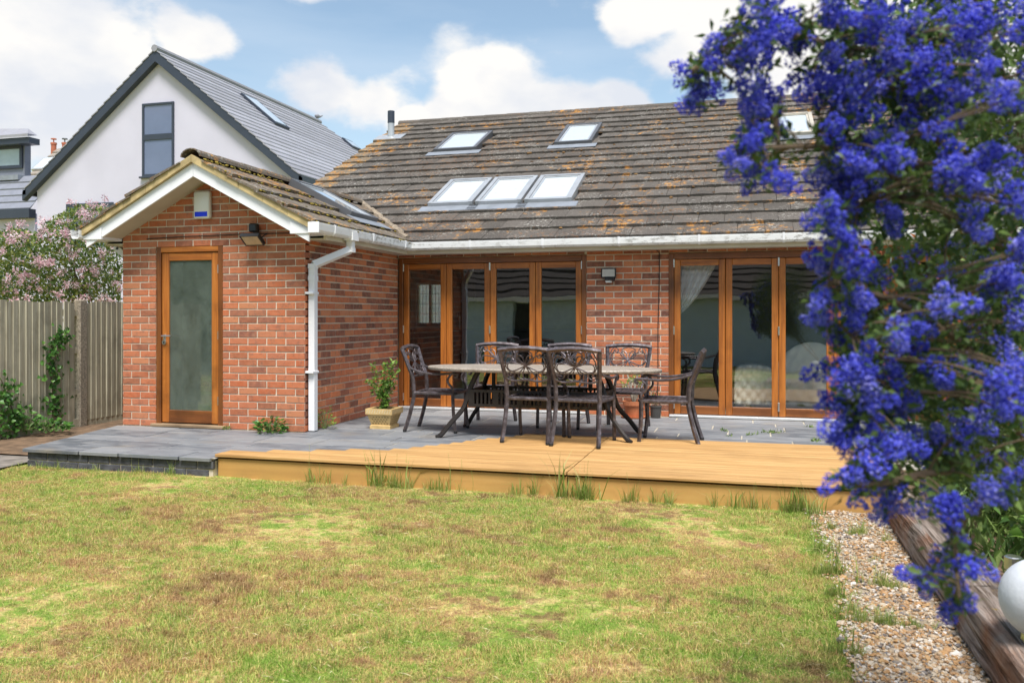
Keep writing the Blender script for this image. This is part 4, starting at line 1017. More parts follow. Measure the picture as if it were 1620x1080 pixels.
# the left foot of the front pair stands across the deck edge; right chair's front leg too
# ------------------------------------------------------------------ oval table
tx, ty = -2.03, 8.27
tb = thing('oval_table', 'oval garden table with mottled stone-coloured top on dark curved metal legs', 'table', (tx, ty, 0))
A_, B_ = 1.20, .47; prof = [(.985, -.040), (1.0, -.030), (1.004, -.014), (.996, -.002), (.975, 0), (.0, .001)]
m = MB(); n = 56; vs = []
for k_, dz in prof[:-1]:
    for i in range(n):
        a = 2 * math.pi * i / n; vs.append((tx + A_ * k_ * math.cos(a), ty + B_ * (1 - (1 - k_) * A_ / B_) * math.sin(a), .69 + dz))
fs = [(r_ * n + i, r_ * n + (i + 1) % n, (r_ + 1) * n + (i + 1) % n, (r_ + 1) * n + i) for r_ in range(4) for i in range(n)] + [tuple(range(n)), tuple(range(4 * n, 5 * n))]
m.add(vs, fs).build('table_top', M['table'], tb)
for sx in (-1, 1):
    for sy in (-1, 1):
        zf = DECK_Z if (sx > 0 and sy < 0) else 0
        p = smooth_path([(tx + sx * .60, ty + sy * .20, .65), (tx + sx * .66, ty + sy * .225, .52), (tx + sx * .70, ty + sy * .25, .38), (tx + sx * .74, ty + sy * .28, .27), (tx + sx * .84, ty + sy * .35, .14), (tx + sx * .92, ty + sy * .40, zf + .03), (tx + sx * .97, ty + sy * .43, zf + .012)], 5)
        MB().tube(p, [.026] * 10 + [.024] * (len(p) - 14) + [.020, .018, .016, .014], 6).build('leg', M['cast_dark'], tb)
sk = MB(); X0, X1, Y0, Y1, Z0_, Z1_ = tx - .68, tx + .68, ty - .26, ty + .26, .30, .47
for ya in (Y0, Y1):
    sk.box((X0, ya - .012, Z1_ - .025), (X1, ya + .012, Z1_)).box((X0, ya - .012, Z0_), (X1, ya + .012, Z0_ + .03)); k = 0; x = X0
    while x < X1 - .02:
        sk.box((x, ya - .010, Z0_ + .03), (x + (.06 if k % 5 == 0 else .020), ya + .010, Z1_ - .025)); x += .06 + .022 if k % 5 == 0 else .042; k += 1
for xa in (X0, X1):
    sk.box((xa - .012, Y0 + .012, Z1_ - .025), (xa + .012, Y1 - .012, Z1_)).box((xa - .012, Y0 + .012, Z0_), (xa + .012, Y1 - .012, Z0_ + .03)); y = Y0 + .02
    while y < Y1 - .03: sk.box((xa - .010, y, Z0_ + .03), (xa + .010, y + .020, Z1_ - .025)); y += .042
sk.build('skirt', M['cast_dark'], tb)
MB().box((X0 + .012, Y0 + .012, Z0_ + .004), (X1 - .012, Y1 - .012, Z0_ + .016)).build('shelf', M['cast_dark'], tb)
for sx in (-.5, .5): MB().tube([(tx + sx, ty - .2, .648), (tx + sx, ty + .2, .648)], .018, 6).tube([(tx + sx, ty, .64), (tx + sx, ty, .46)], .022, 6).build('brace', M['cast_dark'], tb)
# ------------------------------------------------------------------ pots and plants
pc = Vector((-3.80, 8.40, 0)); pl_ = thing('planter', 'square yellow stoneware planter with lattice sides in the brick corner', 'planter', pc)
m = MB(); lv = [(.118, 0), (.118, .035), (.104, .042), (.138, .150), (.152, .158), (.152, .215), (.128, .215), (.120, .17)]; vs = []
for h_, z in lv: vs += [(pc.x + sx * h_, pc.y + sy * h_, z) for sx, sy in ((-1, -1), (1, -1), (1, 1), (-1, 1))]
m.add(vs, [(0, 3, 2, 1)] + [(4 * i + k, 4 * i + (k + 1) % 4, 4 * i + 4 + (k + 1) % 4, 4 * i + 4 + k) for i in range(len(lv) - 1) for k in range(4)]); m.build('pot', M['stoneware'], pl_)
m = MB(); m2 = MB()
for f in range(4):
    ca_, sa_ = math.cos(f * math.pi / 2), math.sin(f * math.pi / 2)
    def W2(u, dd, z): return (pc.x + ca_ * u + sa_ * dd, pc.y + sa_ * u - ca_ * dd, z)
    for r_ in range(4):
        for k in range(6):
            z = .058 + r_ * .023; hw = .104 + (z - .042) / .108 * .034; u = (k - 2.5 + (.5 if r_ % 2 else 0)) * .033
            if abs(u) > hw - .022: continue
            m.add([W2(u - .011, hw + .0015, z), W2(u, hw + .0015 - .003, z - .008), W2(u + .011, hw + .0015, z), W2(u, hw + .0045, z + .009)], [(0, 1, 2, 3)])  # dark diamonds laid on the faces, hollow shade put into colour
    for k in range(10):
        u = (k - 4.5) * .029; m2.add([W2(u - .010, .1535, .168), W2(u - .002, .1535, .168), W2(u + .012, .1535, .205), W2(u + .004, .1535, .205)], [(0, 1, 2, 3)])
m.build('lattice_hollow_shade', M['stoneware_dark'], pl_); m2.build('rim_pattern', M['stoneware_pale'], pl_)
MB().box((pc.x - .122, pc.y - .122, .18), (pc.x + .122, pc.y + .122, .192)).build('soil', M['soil'], pl_)
def bushy(name, label, cat, base, tips, leaf_n, ln, wd, mat, stemmat, r=.006, spread=.05, upb=.4):
    t = thing(name, label, cat, base); C = []; D = []
    sm = MB()
    for tip in tips:
        tip = Vector(tip); mid = Vector(base).lerp(tip, .5) + Vector((random.uniform(-.02, .02), random.uniform(-.02, .02), .02))
        p = smooth_path([base, mid, tip], 5); sm.tube(p, [r * (1 - .7 * i / len(p)) for i in range(len(p))], 5)
        for _ in range(leaf_n // len(tips)):
            f = random.random() ** .7; i = min(int(f * len(p)), len(p) - 1); C.append(p[i] + Vector((random.gauss(0, spread), random.gauss(0, spread), random.gauss(0, spread * .5))) * (.4 + .6 * f)); v = Vector((random.gauss(0, 1), random.gauss(0, 1), random.gauss(upb, .6))); D.append(v)
    sm.build('stems', stemmat, t)
    n = len(C); nr = rdir(n, 1.2)
    leaves('foliage', mat, t, C, D, nr, RNG.uniform(.7, 1.3, n) * ln, RNG.uniform(.7, 1.3, n) * wd, kind='stuff')
    return t
bs = (pc.x, pc.y, .19)
bushy('potted_shrub', 'upright bright green leafy shrub growing in the yellow planter', 'plant', bs,
      [(pc.x + dx, pc.y + dy, z) for dx, dy, z in ((-.13, 0, .66), (-.04, .05, .60), (.02, -.03, .68), (.09, .02, .70), (.13, 0, .60), (.0, .02, .5), (-.05, -.04, .42), (.06, .04, .48), (-.17, 0, .50), (.02, 0, .36))], 700, .046, .022, M['leaf'], M['stem_green'], .005, .022)
k = at_z(1001, 662, 0); k = Vector((k.x, 10.02, 0)); tp = thing('terracotta_pot', 'round terracotta pot standing against the brick pier', 'pot', k)
MB().lathe([(.085, 0), (.115, .15), (.130, .152), (.133, .20), (.118, .20), (.110, .17), (.0, .17)], k, 20, False).build('pot', M['terracotta'], tp, False); MB().lathe([(.0, .172), (.111, .174)], k, 16, False).build('soil', M['soil'], tp)
MB().lathe([(.13, .001), (.145, .004), (.15, .022), (.13, .016), (.0, .014)], k, 20, False).build('saucer', M['terracotta'], tp)
cac = thing('succulent', 'pale branching succulent in the terracotta pot', 'plant', (k.x, k.y, .17)); m = MB(); tips = []
for i in range(9):
    a = i * .7; p = smooth_path([(k.x, k.y, .17), (k.x + .05 * math.cos(a), k.y + .05 * math.sin(a), .28 + .02 * (i % 3)), (k.x + .11 * math.cos(a + .3), k.y + .06 * math.sin(a), .36 + .05 * (i % 4))], 4); m.tube(p, [.011] * len(p), 5); tips.append(p[-1])
m.build('stems', simple('pale_stem', (.42, .36, .28), .8, .2, 20), cac); n = 120; C = np.array([tips[i % 9] for i in range(n)]) + RNG.normal(size=(n, 3)) * .02
leaves('foliage', M['leaf'], cac, C, rdir(n, .3), rdir(n, 1), .035, .018, kind='stuff')
k = at_z(1041, 657, 0); k = Vector((k.x, 10.08, 0)); tp = thing('small_pot', 'small dark plastic pot with dry stalks beside the terracotta pot', 'pot', k)
MB().lathe([(.055, 0), (.068, .13), (.074, .13), (.074, .145), (.062, .145), (.0, .12)], k, 16, False).build('pot', M['pot_dark'], tp)
m = MB()
for i in range(7): m.tube(smooth_path([(k.x, k.y, .12), (k.x + random.uniform(-.05, .05), k.y, .25), (k.x + random.uniform(-.1, .06), k.y + random.uniform(-.05, .03), .30 + random.random() * .1)], 4), .003, 4)
m.build('stalks', M['stem'], tp)
n = 60; leaves('foliage', M['leaf'], tp, np.array([k.x - .07, k.y - .02, .26]) + RNG.normal(size=(n, 3)) * .05, rdir(n, .5), rdir(n, 1), .03, .014, kind='stuff')
def clump(name, label, c, rad, hgt, n, ln, wd, mat):
    t = thing(name, label, 'plant', c); a = RNG.uniform(0, 2 * np.pi, n); rr = rad * np.sqrt(RNG.uniform(0, 1, n)); z = RNG.uniform(.02, 1, n) * hgt * (1 - (rr / rad) ** 2 * .6)
    C = np.stack([c[0] + rr * np.cos(a), c[1] + rr * np.sin(a) * .7, c[2] + z], 1); D = np.stack([np.cos(a), np.sin(a), RNG.uniform(-.2, .9, n)], 1)
    m = MB()
    for i in range(0, n, 3): m.tube([c, C[i]], .002, 3)
    m.build('stems', M['stem_green'], t); leaves('foliage', mat, t, C, D, rdir(n, 1.5), RNG.uniform(.7, 1.3, n) * ln, RNG.uniform(.7, 1.3, n) * wd, kind='stuff'); return t
c = at_z(432, 682, 0); clump('fern_clump', 'low dark green leafy clump at the foot of the gable corner', (c.x, YE - .10, .0), .17, .17, 150, .06, .03, M['leaf_ivy'])
c = at_z(506, 672, 0); clump('weed', 'light green weed growing behind the white downpipe', (XS + .08, 8.15, .0), .10, .26, 90, .045, .014, M['leaf'])
c = at_z(357, 676, 0); clump('weed', 'tiny weed at the right end of the door sill', (DX1 + .06, YE - .03, 0), .04, .05, 40, .02, .012, M['leaf'])
# ------------------------------------------------------------------ fence, ivy
FX = -7.87
fen = thing('board_fence', 'weathered grey close-board fence left of the house', 'fence', (FX, 9, LZ))
py = at_x(128, 660, FX).y
bm = [MB().add([(0, -.052, 0), (.016, -.052, 0), (.006, .052, 0), (0, .052, 0), (0, -.052, 1), (.016, -.052, 1), (.006, .052, 1), (0, .052, 1)], [(0, 3, 2, 1), (4, 5, 6, 7), (0, 1, 5, 4), (1, 2, 6, 5), (2, 3, 7, 6), (3, 0, 4, 7)]).mesh('board', M['fence']) for _ in range(1)]
y = 5.0
while y < 13.2:
    if abs(y - py) > .085:
        o = link('board', bm[0], fen, (FX + .012 + random.uniform(-.002, .003), y, LZ + .10)); o.scale = (1, 1, 1.44 + random.uniform(-.012, .012)); o.rotation_euler = (random.gauss(0, .004), 0, .05)
    y += .088
MB().cbox((FX - .06, py - .06, LZ - .2), (FX + .045, py + .06, 1.40), .012).build('post', M['concrete'], fen)
MB().cbox((FX - .06, py - 2.9, LZ - .2), (FX + .045, py - 2.78, 1.40), .012).build('post', M['concrete'], fen); MB().cbox((FX - .06, py + 2.8, LZ - .2), (FX + .045, py + 2.92, 1.40), .012).build('post', M['concrete'], fen)
for zz in (.25, .75, 1.2): MB().box((FX - .05, 5, zz), (FX - .001, 13.2, zz + .07)).build('rail', M['fence'], fen)
MB().box((FX - .01, 5, LZ - .05), (FX + .02, 13.2, LZ + .13)).build('gravel_board', M['fence'], fen)
def ivy(label, pts, n, spread, ln=.055):
    P = [at_x(px, py_, FX + .03) for px, py_ in pts]; t = thing('ivy', label, 'ivy', (FX + .04, P[0].y, LZ)); m = MB(); pp = smooth_path(P, 5); m.tube(pp, .005, 5).build('stem', M['stem'], t)
    i = RNG.integers(0, len(pp), n); C = np.array([pp[j] for j in i]) + np.stack([RNG.uniform(.0, .06, n), RNG.normal(size=n) * spread, RNG.normal(size=n) * .05], 1)
    D = np.stack([RNG.uniform(.1, .8, n), RNG.normal(size=n), RNG.normal(size=n) - .5], 1); leaves('foliage', M['leaf_ivy'], t, C, D, np.stack([np.ones(n), RNG.normal(size=n) * .5, RNG.uniform(.1, .9, n)], 1), RNG.uniform(.6, 1.3, n) * ln, RNG.uniform(.7, 1.3, n) * ln * .9, kind='stuff')
ivy('tall strip of ivy climbing the fence left of the concrete post', [(82, 650), (82, 610), (78, 570), (84, 540), (92, 525)], 260, .085)
ivy('ivy clump climbing the fence at the left edge of the photo', [(0, 690), (2, 650), (6, 615), (14, 660), (25, 665), (2, 600)], 240, .10)
c = at_x(72, 678, FX + .16); clump('ground_ivy', 'sprawling ivy on the soil at the foot of the fence', (c.x, c.y, LZ + .07), .30, .15, 150, .055, .05, M['leaf_ivy'])
c = at_x(40, 662, FX + .10); clump('ground_ivy', 'ivy shoots hanging at the fence foot between the two larger ivy clumps', (c.x, c.y, LZ + .1), .16, .30, 80, .05, .045, M['leaf_ivy'])
# ------------------------------------------------------------------ sleepers, globe lamp
def sleeper(y0, y1, label, x0=.845, w=.235, zt=.055, seed=0):
    rr = random.Random(seed); t = thing('railway_sleeper', label, 'sleeper', (x0 + w / 2, (y0 + y1) / 2, LZ), 'railway sleepers edging the flower bed'); n = 26; prof = []
    k = 18; m = MB(); vs = []
    base = []
    for i in range(k):
        a = 2 * math.pi * i / k; ca_, sa_ = math.cos(a), math.sin(a); p = 5.0; r_ = (abs(ca_) ** p + abs(sa_) ** p) ** (-1 / p); base.append((ca_ * r_, sa_ * r_))
    gro = [rr.uniform(-.010, .004) for _ in range(k)]; ph = [rr.uniform(0, 6) for _ in range(k)]
    for j in range(n):
        y = y0 + (y1 - y0) * j / (n - 1); e = .985 if j in (0, n - 1) else 1
        for i, (cx_, cz_) in enumerate(base):
            g = gro[i] * (1 + .9 * math.sin(y * 3.1 + ph[i])) + rr.uniform(-.003, .003)
            vs.append((x0 + w / 2 + cx_ * (w / 2 + g) * e, y + rr.uniform(-.004, .004), (zt + LZ - .03) / 2 + cz_ * ((zt - LZ + .03) / 2 + g) * e))
    m.add(vs, [(j * k + i, j * k + (i + 1) % k, (j + 1) * k + (i + 1) % k, (j + 1) * k + i) for j in range(n - 1) for i in range(k)] + [tuple(reversed(range(k))), tuple(range((n - 1) * k, n * k))])
    m.build('timber', M['sleeper'], t)
    return t
sleeper(1.2, 4.02, 'worn grey railway sleeper nearest the camera, beside the white globe', .845, .245, .055, 1)
sleeper(4.035, 6.22, 'worn railway sleeper reaching the deck, under the hanging blue flowers', .852, .235, .048, 2)
gc = at_d(1652, 948, 2.98); gd = thing('globe_lamp', 'white frosted globe lamp resting by the sleeper at the right edge', 'lamp', (gc.x, gc.y, gc.z - .14))
MB().sphere(gc, .142, 40, 24).build('globe', M['globe'], gd, True); MB().lathe([(.07, -.16), (.075, -.15), (.07, -.115), (.055, -.12)], gc, 20).build('base', M['steel'], gd)
sc_ = at_d(1603, 892, 3.5); ss = thing('garden_spike_light', 'small brushed steel cylinder light in the bed behind the globe', 'light', (sc_.x, sc_.y, 0))
MB().lathe([(.032, 0), (.034, .004), (.034, .05), (.028, .054)], (sc_.x, sc_.y, sc_.z - .02), 16).build('head', M['steel'], ss); MB().tube([(sc_.x, sc_.y, -.02), (sc_.x, sc_.y, sc_.z - .02)], .008, 6).build('spike', M['steel'], ss)
# ------------------------------------------------------------------ furniture seen through the glass
sf = thing('sofa', 'cream buttoned chesterfield sofa seen through the right-hand bifold doors', 'sofa', (.35, 11.0, .025))
m = MB().cbox((-.12, 10.92, .10), (1.30, 11.75, .45), .05).build('base', M['sofa'], sf, True)
for xa in (1.0,):
    a = MB().tube([(xa, 10.84, .54), (xa, 10.96, .56), (xa, 11.7, .56)], [.13, .145, .145], 16).cbox((xa - .10, 10.88, .10), (xa + .10, 11.7, .54), .03).build('arm', M['sofa'], sf, True)
    for i in range(5): MB().sphere((xa + .02, 10.88 + i * .15, .57), .14, 12, 8, (1, .62, .96)).build('roll', M['sofa'], sf, True)
def tufted(name, x0, w_, base, rise, pw, y0, dep, nu, nv):
    nx, nz = 30, 16; vs = []
    for j in range(nz + 1):
        for i in range(nx + 1):
            u = i / nx; v = j / nz; top = base + rise * max(0, math.sin(math.pi * u)) ** pw
            dm = .05 * abs(math.sin((u * nu + v * nv) * math.pi)) * abs(math.sin((u * nu - v * nv) * math.pi)); vs.append((x0 + u * w_, y0 - dm + .12 * v * v, .12 + v * (top - .12)))
    fs = [(j * (nx + 1) + i, j * (nx + 1) + i + 1, (j + 1) * (nx + 1) + i + 1, (j + 1) * (nx + 1) + i) for j in range(nz) for i in range(nx)]
    nb = len(vs); k = len(fs); vs += [(x, y0 + dep, z) for x, y, z in vs]; fs += [tuple(nb + q for q in reversed(f)) for f in fs[:k]]
    ed = [i for i in range(nx + 1)] + [j * (nx + 1) + nx for j in range(1, nz + 1)] + [nz * (nx + 1) + i for i in range(nx - 1, -1, -1)] + [j * (nx + 1) for j in range(nz - 1, 0, -1)]
    fs += [(ed[i], ed[(i + 1) % len(ed)], nb + ed[(i + 1) % len(ed)], nb + ed[i]) for i in range(len(ed))]
    MB().add(vs, fs).build(name, M['sofa'], sf, True)
tufted('back', .27, .90, .42, .46, .5, 10.86, .3, 6, 4)
tufted('arm', -.20, .46, .50, .09, .3, 10.82, .75, 4, 3)
for x in (-.05, 1.2): MB().lathe([(.03, 0), (.045, .05), (.04, .08)], (x, 10.98, .026), 12).build('foot', M['cream'], sf)
cu = thing('curtain', 'white sheer curtain swept to the left inside the right-hand bifold doors', 'curtain', (-.7, 10.6, .9)); vs = []; nx, nz = 40, 16
for j in range(nz + 1):
    v = j / nz; zt_ = 2.06 - v * 1.0; w_ = .60 * (1 - v) ** .65 + .04
    for i in range(nx + 1):
        u = i / nx; vs.append((-.93 + u * w_ , 10.43 + .022 * math.sin(u * 38 + v * 2) + .04 * u, zt_ + .14 * u * v))
MB().add(vs, [(j * (nx + 1) + i, j * (nx + 1) + i + 1, (j + 1) * (nx + 1) + i + 1, (j + 1) * (nx + 1) + i) for j in range(nz) for i in range(nx)]).build('drape', M['curtain'], cu, True)
# ------------------------------------------------------------------ neighbouring houses
YN = 22.0
apx, le, re = at_y(248, 84, YN), at_y(47, 300, YN), at_y(480, 284, YN)
nb = thing('white_house', 'white rendered gabled house with grey tiled roof and dark trim', 'house', (apx.x, YN, 0))
half = (re.x - le.x) / 2; xc = (re.x + le.x) / 2; ez = (re.z + le.z) / 2; az = apx.z; YR, YH = 32.0, 37.0
MB().prism([(le.x + .3, LZ), (re.x - .3, LZ), (re.x - .3, ez), (xc, az - .25), (le.x + .3, ez)], 1, YN, YN + .3).build('gable_wall', M['render'], nb)
MB().box((le.x + .3, YN + .3, LZ), (le.x + .5, YH - 1, ez)).box((re.x - .5, YN + .3, LZ), (re.x - .3, YH - 1, ez)).build('side_wall', M['render'], nb)
sl_ = (az - ez) / half
def nroof(side, name):
    q = math.hypot(half, az - ez); n = 21; m = MB(); L = q / n
    for i in range(n):
        f0, f1 = i / n, (i + 1.12) / n; f1 = min(f1, 1)
        def P(f, y, up): return Vector((xc + side * half * (1 - f), y, ez + (az - ez) * f + up))
        yb0 = YH + (YR - YH) * f0; yb1 = YH + (YR - YH) * f1; a, b = YN - .22, None
        k = 14
        for j in range(1):
            m.add([P(f0, a, .055), P(f0, yb0, .055), P(f1, yb1, .012), P(f1, a, .012), P(f0, a, .09), P(f0, yb0, .09), P(f1, yb1, .05), P(f1, a, .05)], [(0, 1, 5, 4), (4, 5, 6, 7), (0, 4, 7, 3), (3, 7, 6, 2), (1, 2, 6, 5), (0, 3, 2, 1)])
    return m.build(name, M['ntile'], nb)
rf = nroof(1, 'roof_slope'); nroof(-1, 'roof_slope')
MB().add([(xc + half, YH, ez), (xc - half, YH, ez), (xc, YR, az + .05)], [(0, 1, 2)]).build('hip', M['ntile'], nb)
for s in (1, -1):
    P = lambda f, up: (xc + s * half * (1 - f), ez + (az - ez) * f + up)
    MB().prism([P(-.02, -.24), P(1, -.32), P(1, .02), P(-.02, .03)], 1, YN - .20, YN + .001).build('barge_board', M['anthracite'], nb)
    MB().box((xc + s * (half + .02) - .06, YN - .2, ez - .14), (xc + s * (half + .02) + .06, YH, ez + .02)).build('gutter', M['anthracite'], nb)
MB().tube([(xc, YN - .24, az + .07), (xc, YR, az + .07)], .11, 8).build('ridge', M['ntile'], nb)
MB().tube([(xc + half - .05, YN - .08, ez - .1), (xc + half - .05, YN - .08, LZ)], .045, 8).build('downpipe', M['anthracite'], nb)
a, b = at_y(226, 280, YN), at_y(276, 161, YN); fr = MB(); t = .07; ym = at_y(250, 217, YN).z
for x0, x1, z0, z1 in ((a.x, a.x + t, a.z, b.z), (b.x - t, b.x, a.z, b.z), (a.x + t, b.x - t, a.z, a.z + t), (a.x + t, b.x - t, b.z - t, b.z), (a.x + t, b.x - t, ym - .09, ym + .09)): fr.cbox((x0, YN - .05, z0), (x1, YN + .05, z1), .006)
wn = fr.build('window', M['anthracite'], nb)
M['npane'] = simple('blue_pane', (.12, .145, .23), .05, .1, 1, 0, 0, 1.0)
MB().box((a.x + t, YN - .02, a.z + t), (b.x - t, YN - .012, ym - .09)).build('pane', M['npane'], wn); MB().box((a.x + t, YN - .02, ym + .09), (b.x - t, YN - .012, b.z - t)).build('pane', M['npane'], wn)
MB().cbox((a.x - .06, YN - .12, a.z - .06), (b.x + .06, YN, a.z - .002), .008).build('sill', M['anthracite'], wn)
a, b = at_y(106, 352, YN), at_y(180, 320, YN); fr = MB()
for x0, x1, z0, z1 in ((a.x, a.x + .09, a.z - .8, b.z), (b.x - .09, b.x, a.z - .8, b.z), (a.x + .09, b.x - .09, b.z - .09, b.z)): fr.cbox((x0, YN - .05, z0), (x1, YN + .05, z1), .006)
wn = fr.build('window', M['anthracite'], nb); MB().box((a.x + .09, YN - .02, a.z - .8), (b.x - .09, YN - .012, b.z - .09)).build('pane', M['npane'], wn)
# roof windows on its right slope
NR = Plane((xc + half, 0, ez), (0, 1, 0), Vector((-half, 0, az - ez)).normalized())
def on_nr(px, py_):
    d = ray(px, py_); C = Vector((0, 0, CAMH)); p = C + d * ((NR.O - C).dot(NR.N) / d.dot(NR.N)) - NR.O; return p.dot(NR.U), p.dot(NR.V)
for (p0, p1) in (((440, 202), (378, 152)), ((556, 236), (540, 222))):
    u0, v0 = on_nr(*p0); u1, v1 = on_nr(*p1); ua, ub = min(u0, u1), max(u0, u1); va, vb = min(v0, v1), max(v0, v1)
    if ub - ua < .5: ub = ua + .9
    ub = min(ub, ua + 1.2)
    w = MB().frame(NR.O, NR.U, NR.V, NR.N, (ua, va, .0), (ub, vb, .14)).build('roof_window', M['anthracite'], nb)
    MB().frame(NR.O, NR.U, NR.V, NR.N, (ua + .1, va + .1, .14), (ub - .1, vb - .1, .147)).build('pane', M['skyglass'], w)
MB().sphere((xc, YR - .2, az + .28), .10, 8, 6, (1, 1.6, .9)).tube([(xc, YR + .0, az + .30), (xc, YR + .22, az + .40)], [.05, .03], 6).build('ridge_finial', M['ntile'], nb)
# ---- dormered house at the far left
YD = 24.0; D = lambda px, py_, dy=0: at_y(px, py_, YD + dy)
dh = thing('dormer_house', 'grey tiled house with a dark dormer window at the far left edge', 'house', (D(0, 330).x, YD, LZ))
e0, e1 = D(-160, 326), D(48, 336); top = D(48, 280, 1.2)
XL_, XR_ = e0.x, e1.x
MB().box((XL_ - 2, YD + .25, LZ), (XR_ - .05, YD + 7, e1.z)).build('wall', M['render'], dh)
n = 5; za = e1.z + .12; zb = D(48, 279, 1.1).z; m = MB()
for i in range(n):
    f0, f1 = i / n, (i + 1.1) / n
    m.add([(XL_ - 2, YD + 1.1 * f0, za + (zb - za) * f0), (XR_, YD + 1.1 * f0, za + (zb - za) * f0), (XR_, YD + 1.1 * f1, za + (zb - za) * f1), (XL_ - 2, YD + 1.1 * f1, za + (zb - za) * f1), (XL_ - 2, YD + 1.1 * f0 - .02, za + (zb - za) * f0 + .05), (XR_, YD + 1.1 * f0 - .02, za + (zb - za) * f0 + .05)], [(4, 5, 2, 3), (0, 1, 5, 4), (1, 2, 5), (0, 4, 3)])
m.build('roof_slope', M['slate_clad'], dh)
MB().box((XL_ - 2, YD - .06, e1.z - .18), (XR_, YD + .24, e1.z + .13)).build('fascia', M['anthracite'], dh)
YW = YD + 1.2; w0, w1 = at_y(-170, 250, YW), at_y(39, 283, YW); wt = at_y(39, 227, YW).z
MB().box((w0.x, YW, w1.z), (w1.x, YW + .28, wt)).build('dormer', M['slate_clad'], dh)
MB().box((w0.x, YW - .35, w1.z - .08), (w1.x + .05, YW + .02, w1.z + .10)).build('lead_apron', M['lead'], dh)
a, b = at_y(-60, 272, YW), at_y(37, 230, YW); fr = MB().cbox((a.x, YW - .08, a.z), (b.x, YW - .002, a.z + .12), .01).cbox((a.x, YW - .08, b.z - .12), (b.x, YW - .002, b.z), .01).cbox((b.x - .12, YW - .079, a.z + .12), (b.x, YW - .002, b.z - .12), .01).build('window', M['anthracite'], dh)
MB().box((a.x, YW - .03, a.z + .12), (b.x - .12, YW - .02, b.z - .12)).build('pane', simple('frosted_pane', (.34, .42, .46), .1, .12, 3, 0, 0, .8), fr)
r0 = at_y(46, 226, YW - .42); r1 = at_y(-170, 180, YW - .3)
MB().add([(r1.x, YW - .42, r0.z + .0), (r0.x, YW - .42, r0.z), (r0.x, YW + .06, r0.z), (r1.x, YW + .06, r0.z), (r1.x, YW - .42, r0.z + .22), (r0.x, YW - .42, r0.z + .22), (r0.x, YW + .06, r0.z + .22), (r1.x, YW + .06, r0.z + .22)], [(0, 3, 2, 1), (4, 5, 6, 7), (0, 1, 5, 4), (1, 2, 6, 5), (2, 3, 7, 6), (3, 0, 4, 7)]).build('dormer_fascia', M['anthracite'], dh)
z_ = r0.z + .22; tr = at_y(-100, 178, YW + 1.5)
MB().add([(r1.x, YW - .5, z_), (r0.x + .02, YW - .5, z_), (r0.x - .1, YW + .06, z_ + .15), (r1.x, YW + .06, z_ + 1.1), (r1.x, YW - .5, z_ + .12), (r0.x + .02, YW - .5, z_ + .10), (r1.x, YW + .03, z_ + .75), (r0.x - .5, YW + .03, z_ + .42)], [(0, 1, 5, 4), (4, 5, 7, 6), (5, 1, 2), (5, 2, 7), (7, 2, 3, 6)]).build('dormer_roof', M['ntile'], dh)
# ---- roof with chimney pots behind
YF = 36.0; F_ = lambda px, py_, dy=0: at_y(px, py_, YF + dy)
fh = thing('far_house', 'distant brown tiled roof with two terracotta chimney pots behind the white house', 'house', (F_(70, 300).x, YF, LZ))
a, b = F_(20, 300), F_(130, 300); zt_ = F_(90, 236, 3).z; zb_ = a.z; m = MB(); n = 9
for i in range(n):
    f0, f1 = i / n, (i + 1.1) / n
    m.add([(a.x, YF + 3 * f0, zb_ + (zt_ - zb_) * f0), (b.x, YF + 3 * f0, zb_ + (zt_ - zb_) * f0), (b.x, YF + 3 * f1, zb_ + (zt_ - zb_) * f1), (a.x, YF + 3 * f1, zb_ + (zt_ - zb_) * f1), (a.x, YF + 3 * f0 - .03, zb_ + (zt_ - zb_) * f0 + .07), (b.x, YF + 3 * f0 - .03, zb_ + (zt_ - zb_) * f0 + .07)], [(4, 5, 2, 3), (0, 1, 5, 4)])
m.build('roof', simple('brown_tile', (.26, .22, .18), .9, .25, 4), fh); MB().box((a.x, YF + .1, LZ), (b.x, YF + 6, zb_)).build('wall', M['render'], fh)
u = F_(50, 256, 1.2); v = F_(78, 236, 2.4); O_ = Vector((u.x, YF + 1.4, zb_ + (zt_ - zb_) * 1.4 / 3)); V_ = Vector((0, 3, zt_ - zb_)).normalized(); N_ = Vector((1, 0, 0)).cross(V_)
MB().frame(O_, Vector((1, 0, 0)), V_, N_, (-.1, -.1, .0), (.95, 1.1, .12)).build('roof_window', M['velux_lite'], fh)
MB().frame(O_, Vector((1, 0, 0)), V_, N_, (0, 0, .12), (.85, 1.0, .13)).build('roof_window_pane', M['skyglass'], fh)
for px, cap in ((85, 'chimney_pot'), (102.5, 'anthracite')):
    p = F_(px, 232, 3.2); s = p.y / 1339 / .86; z0 = F_(px, 236, 3.2).z - .3
    pt = MB().lathe([(.15, 0), (.14, .55), (.17, .56), (.17, .66), (.12, .67)], (p.x, p.y, z0), 14).build('chimney_pot', M['chimney_pot'], fh)
    MB().lathe([(.03, .67), (.03, .84), (.16, .85), (.14, .90)], (p.x, p.y, z0), 12).build('cowl', M[cap], pt)
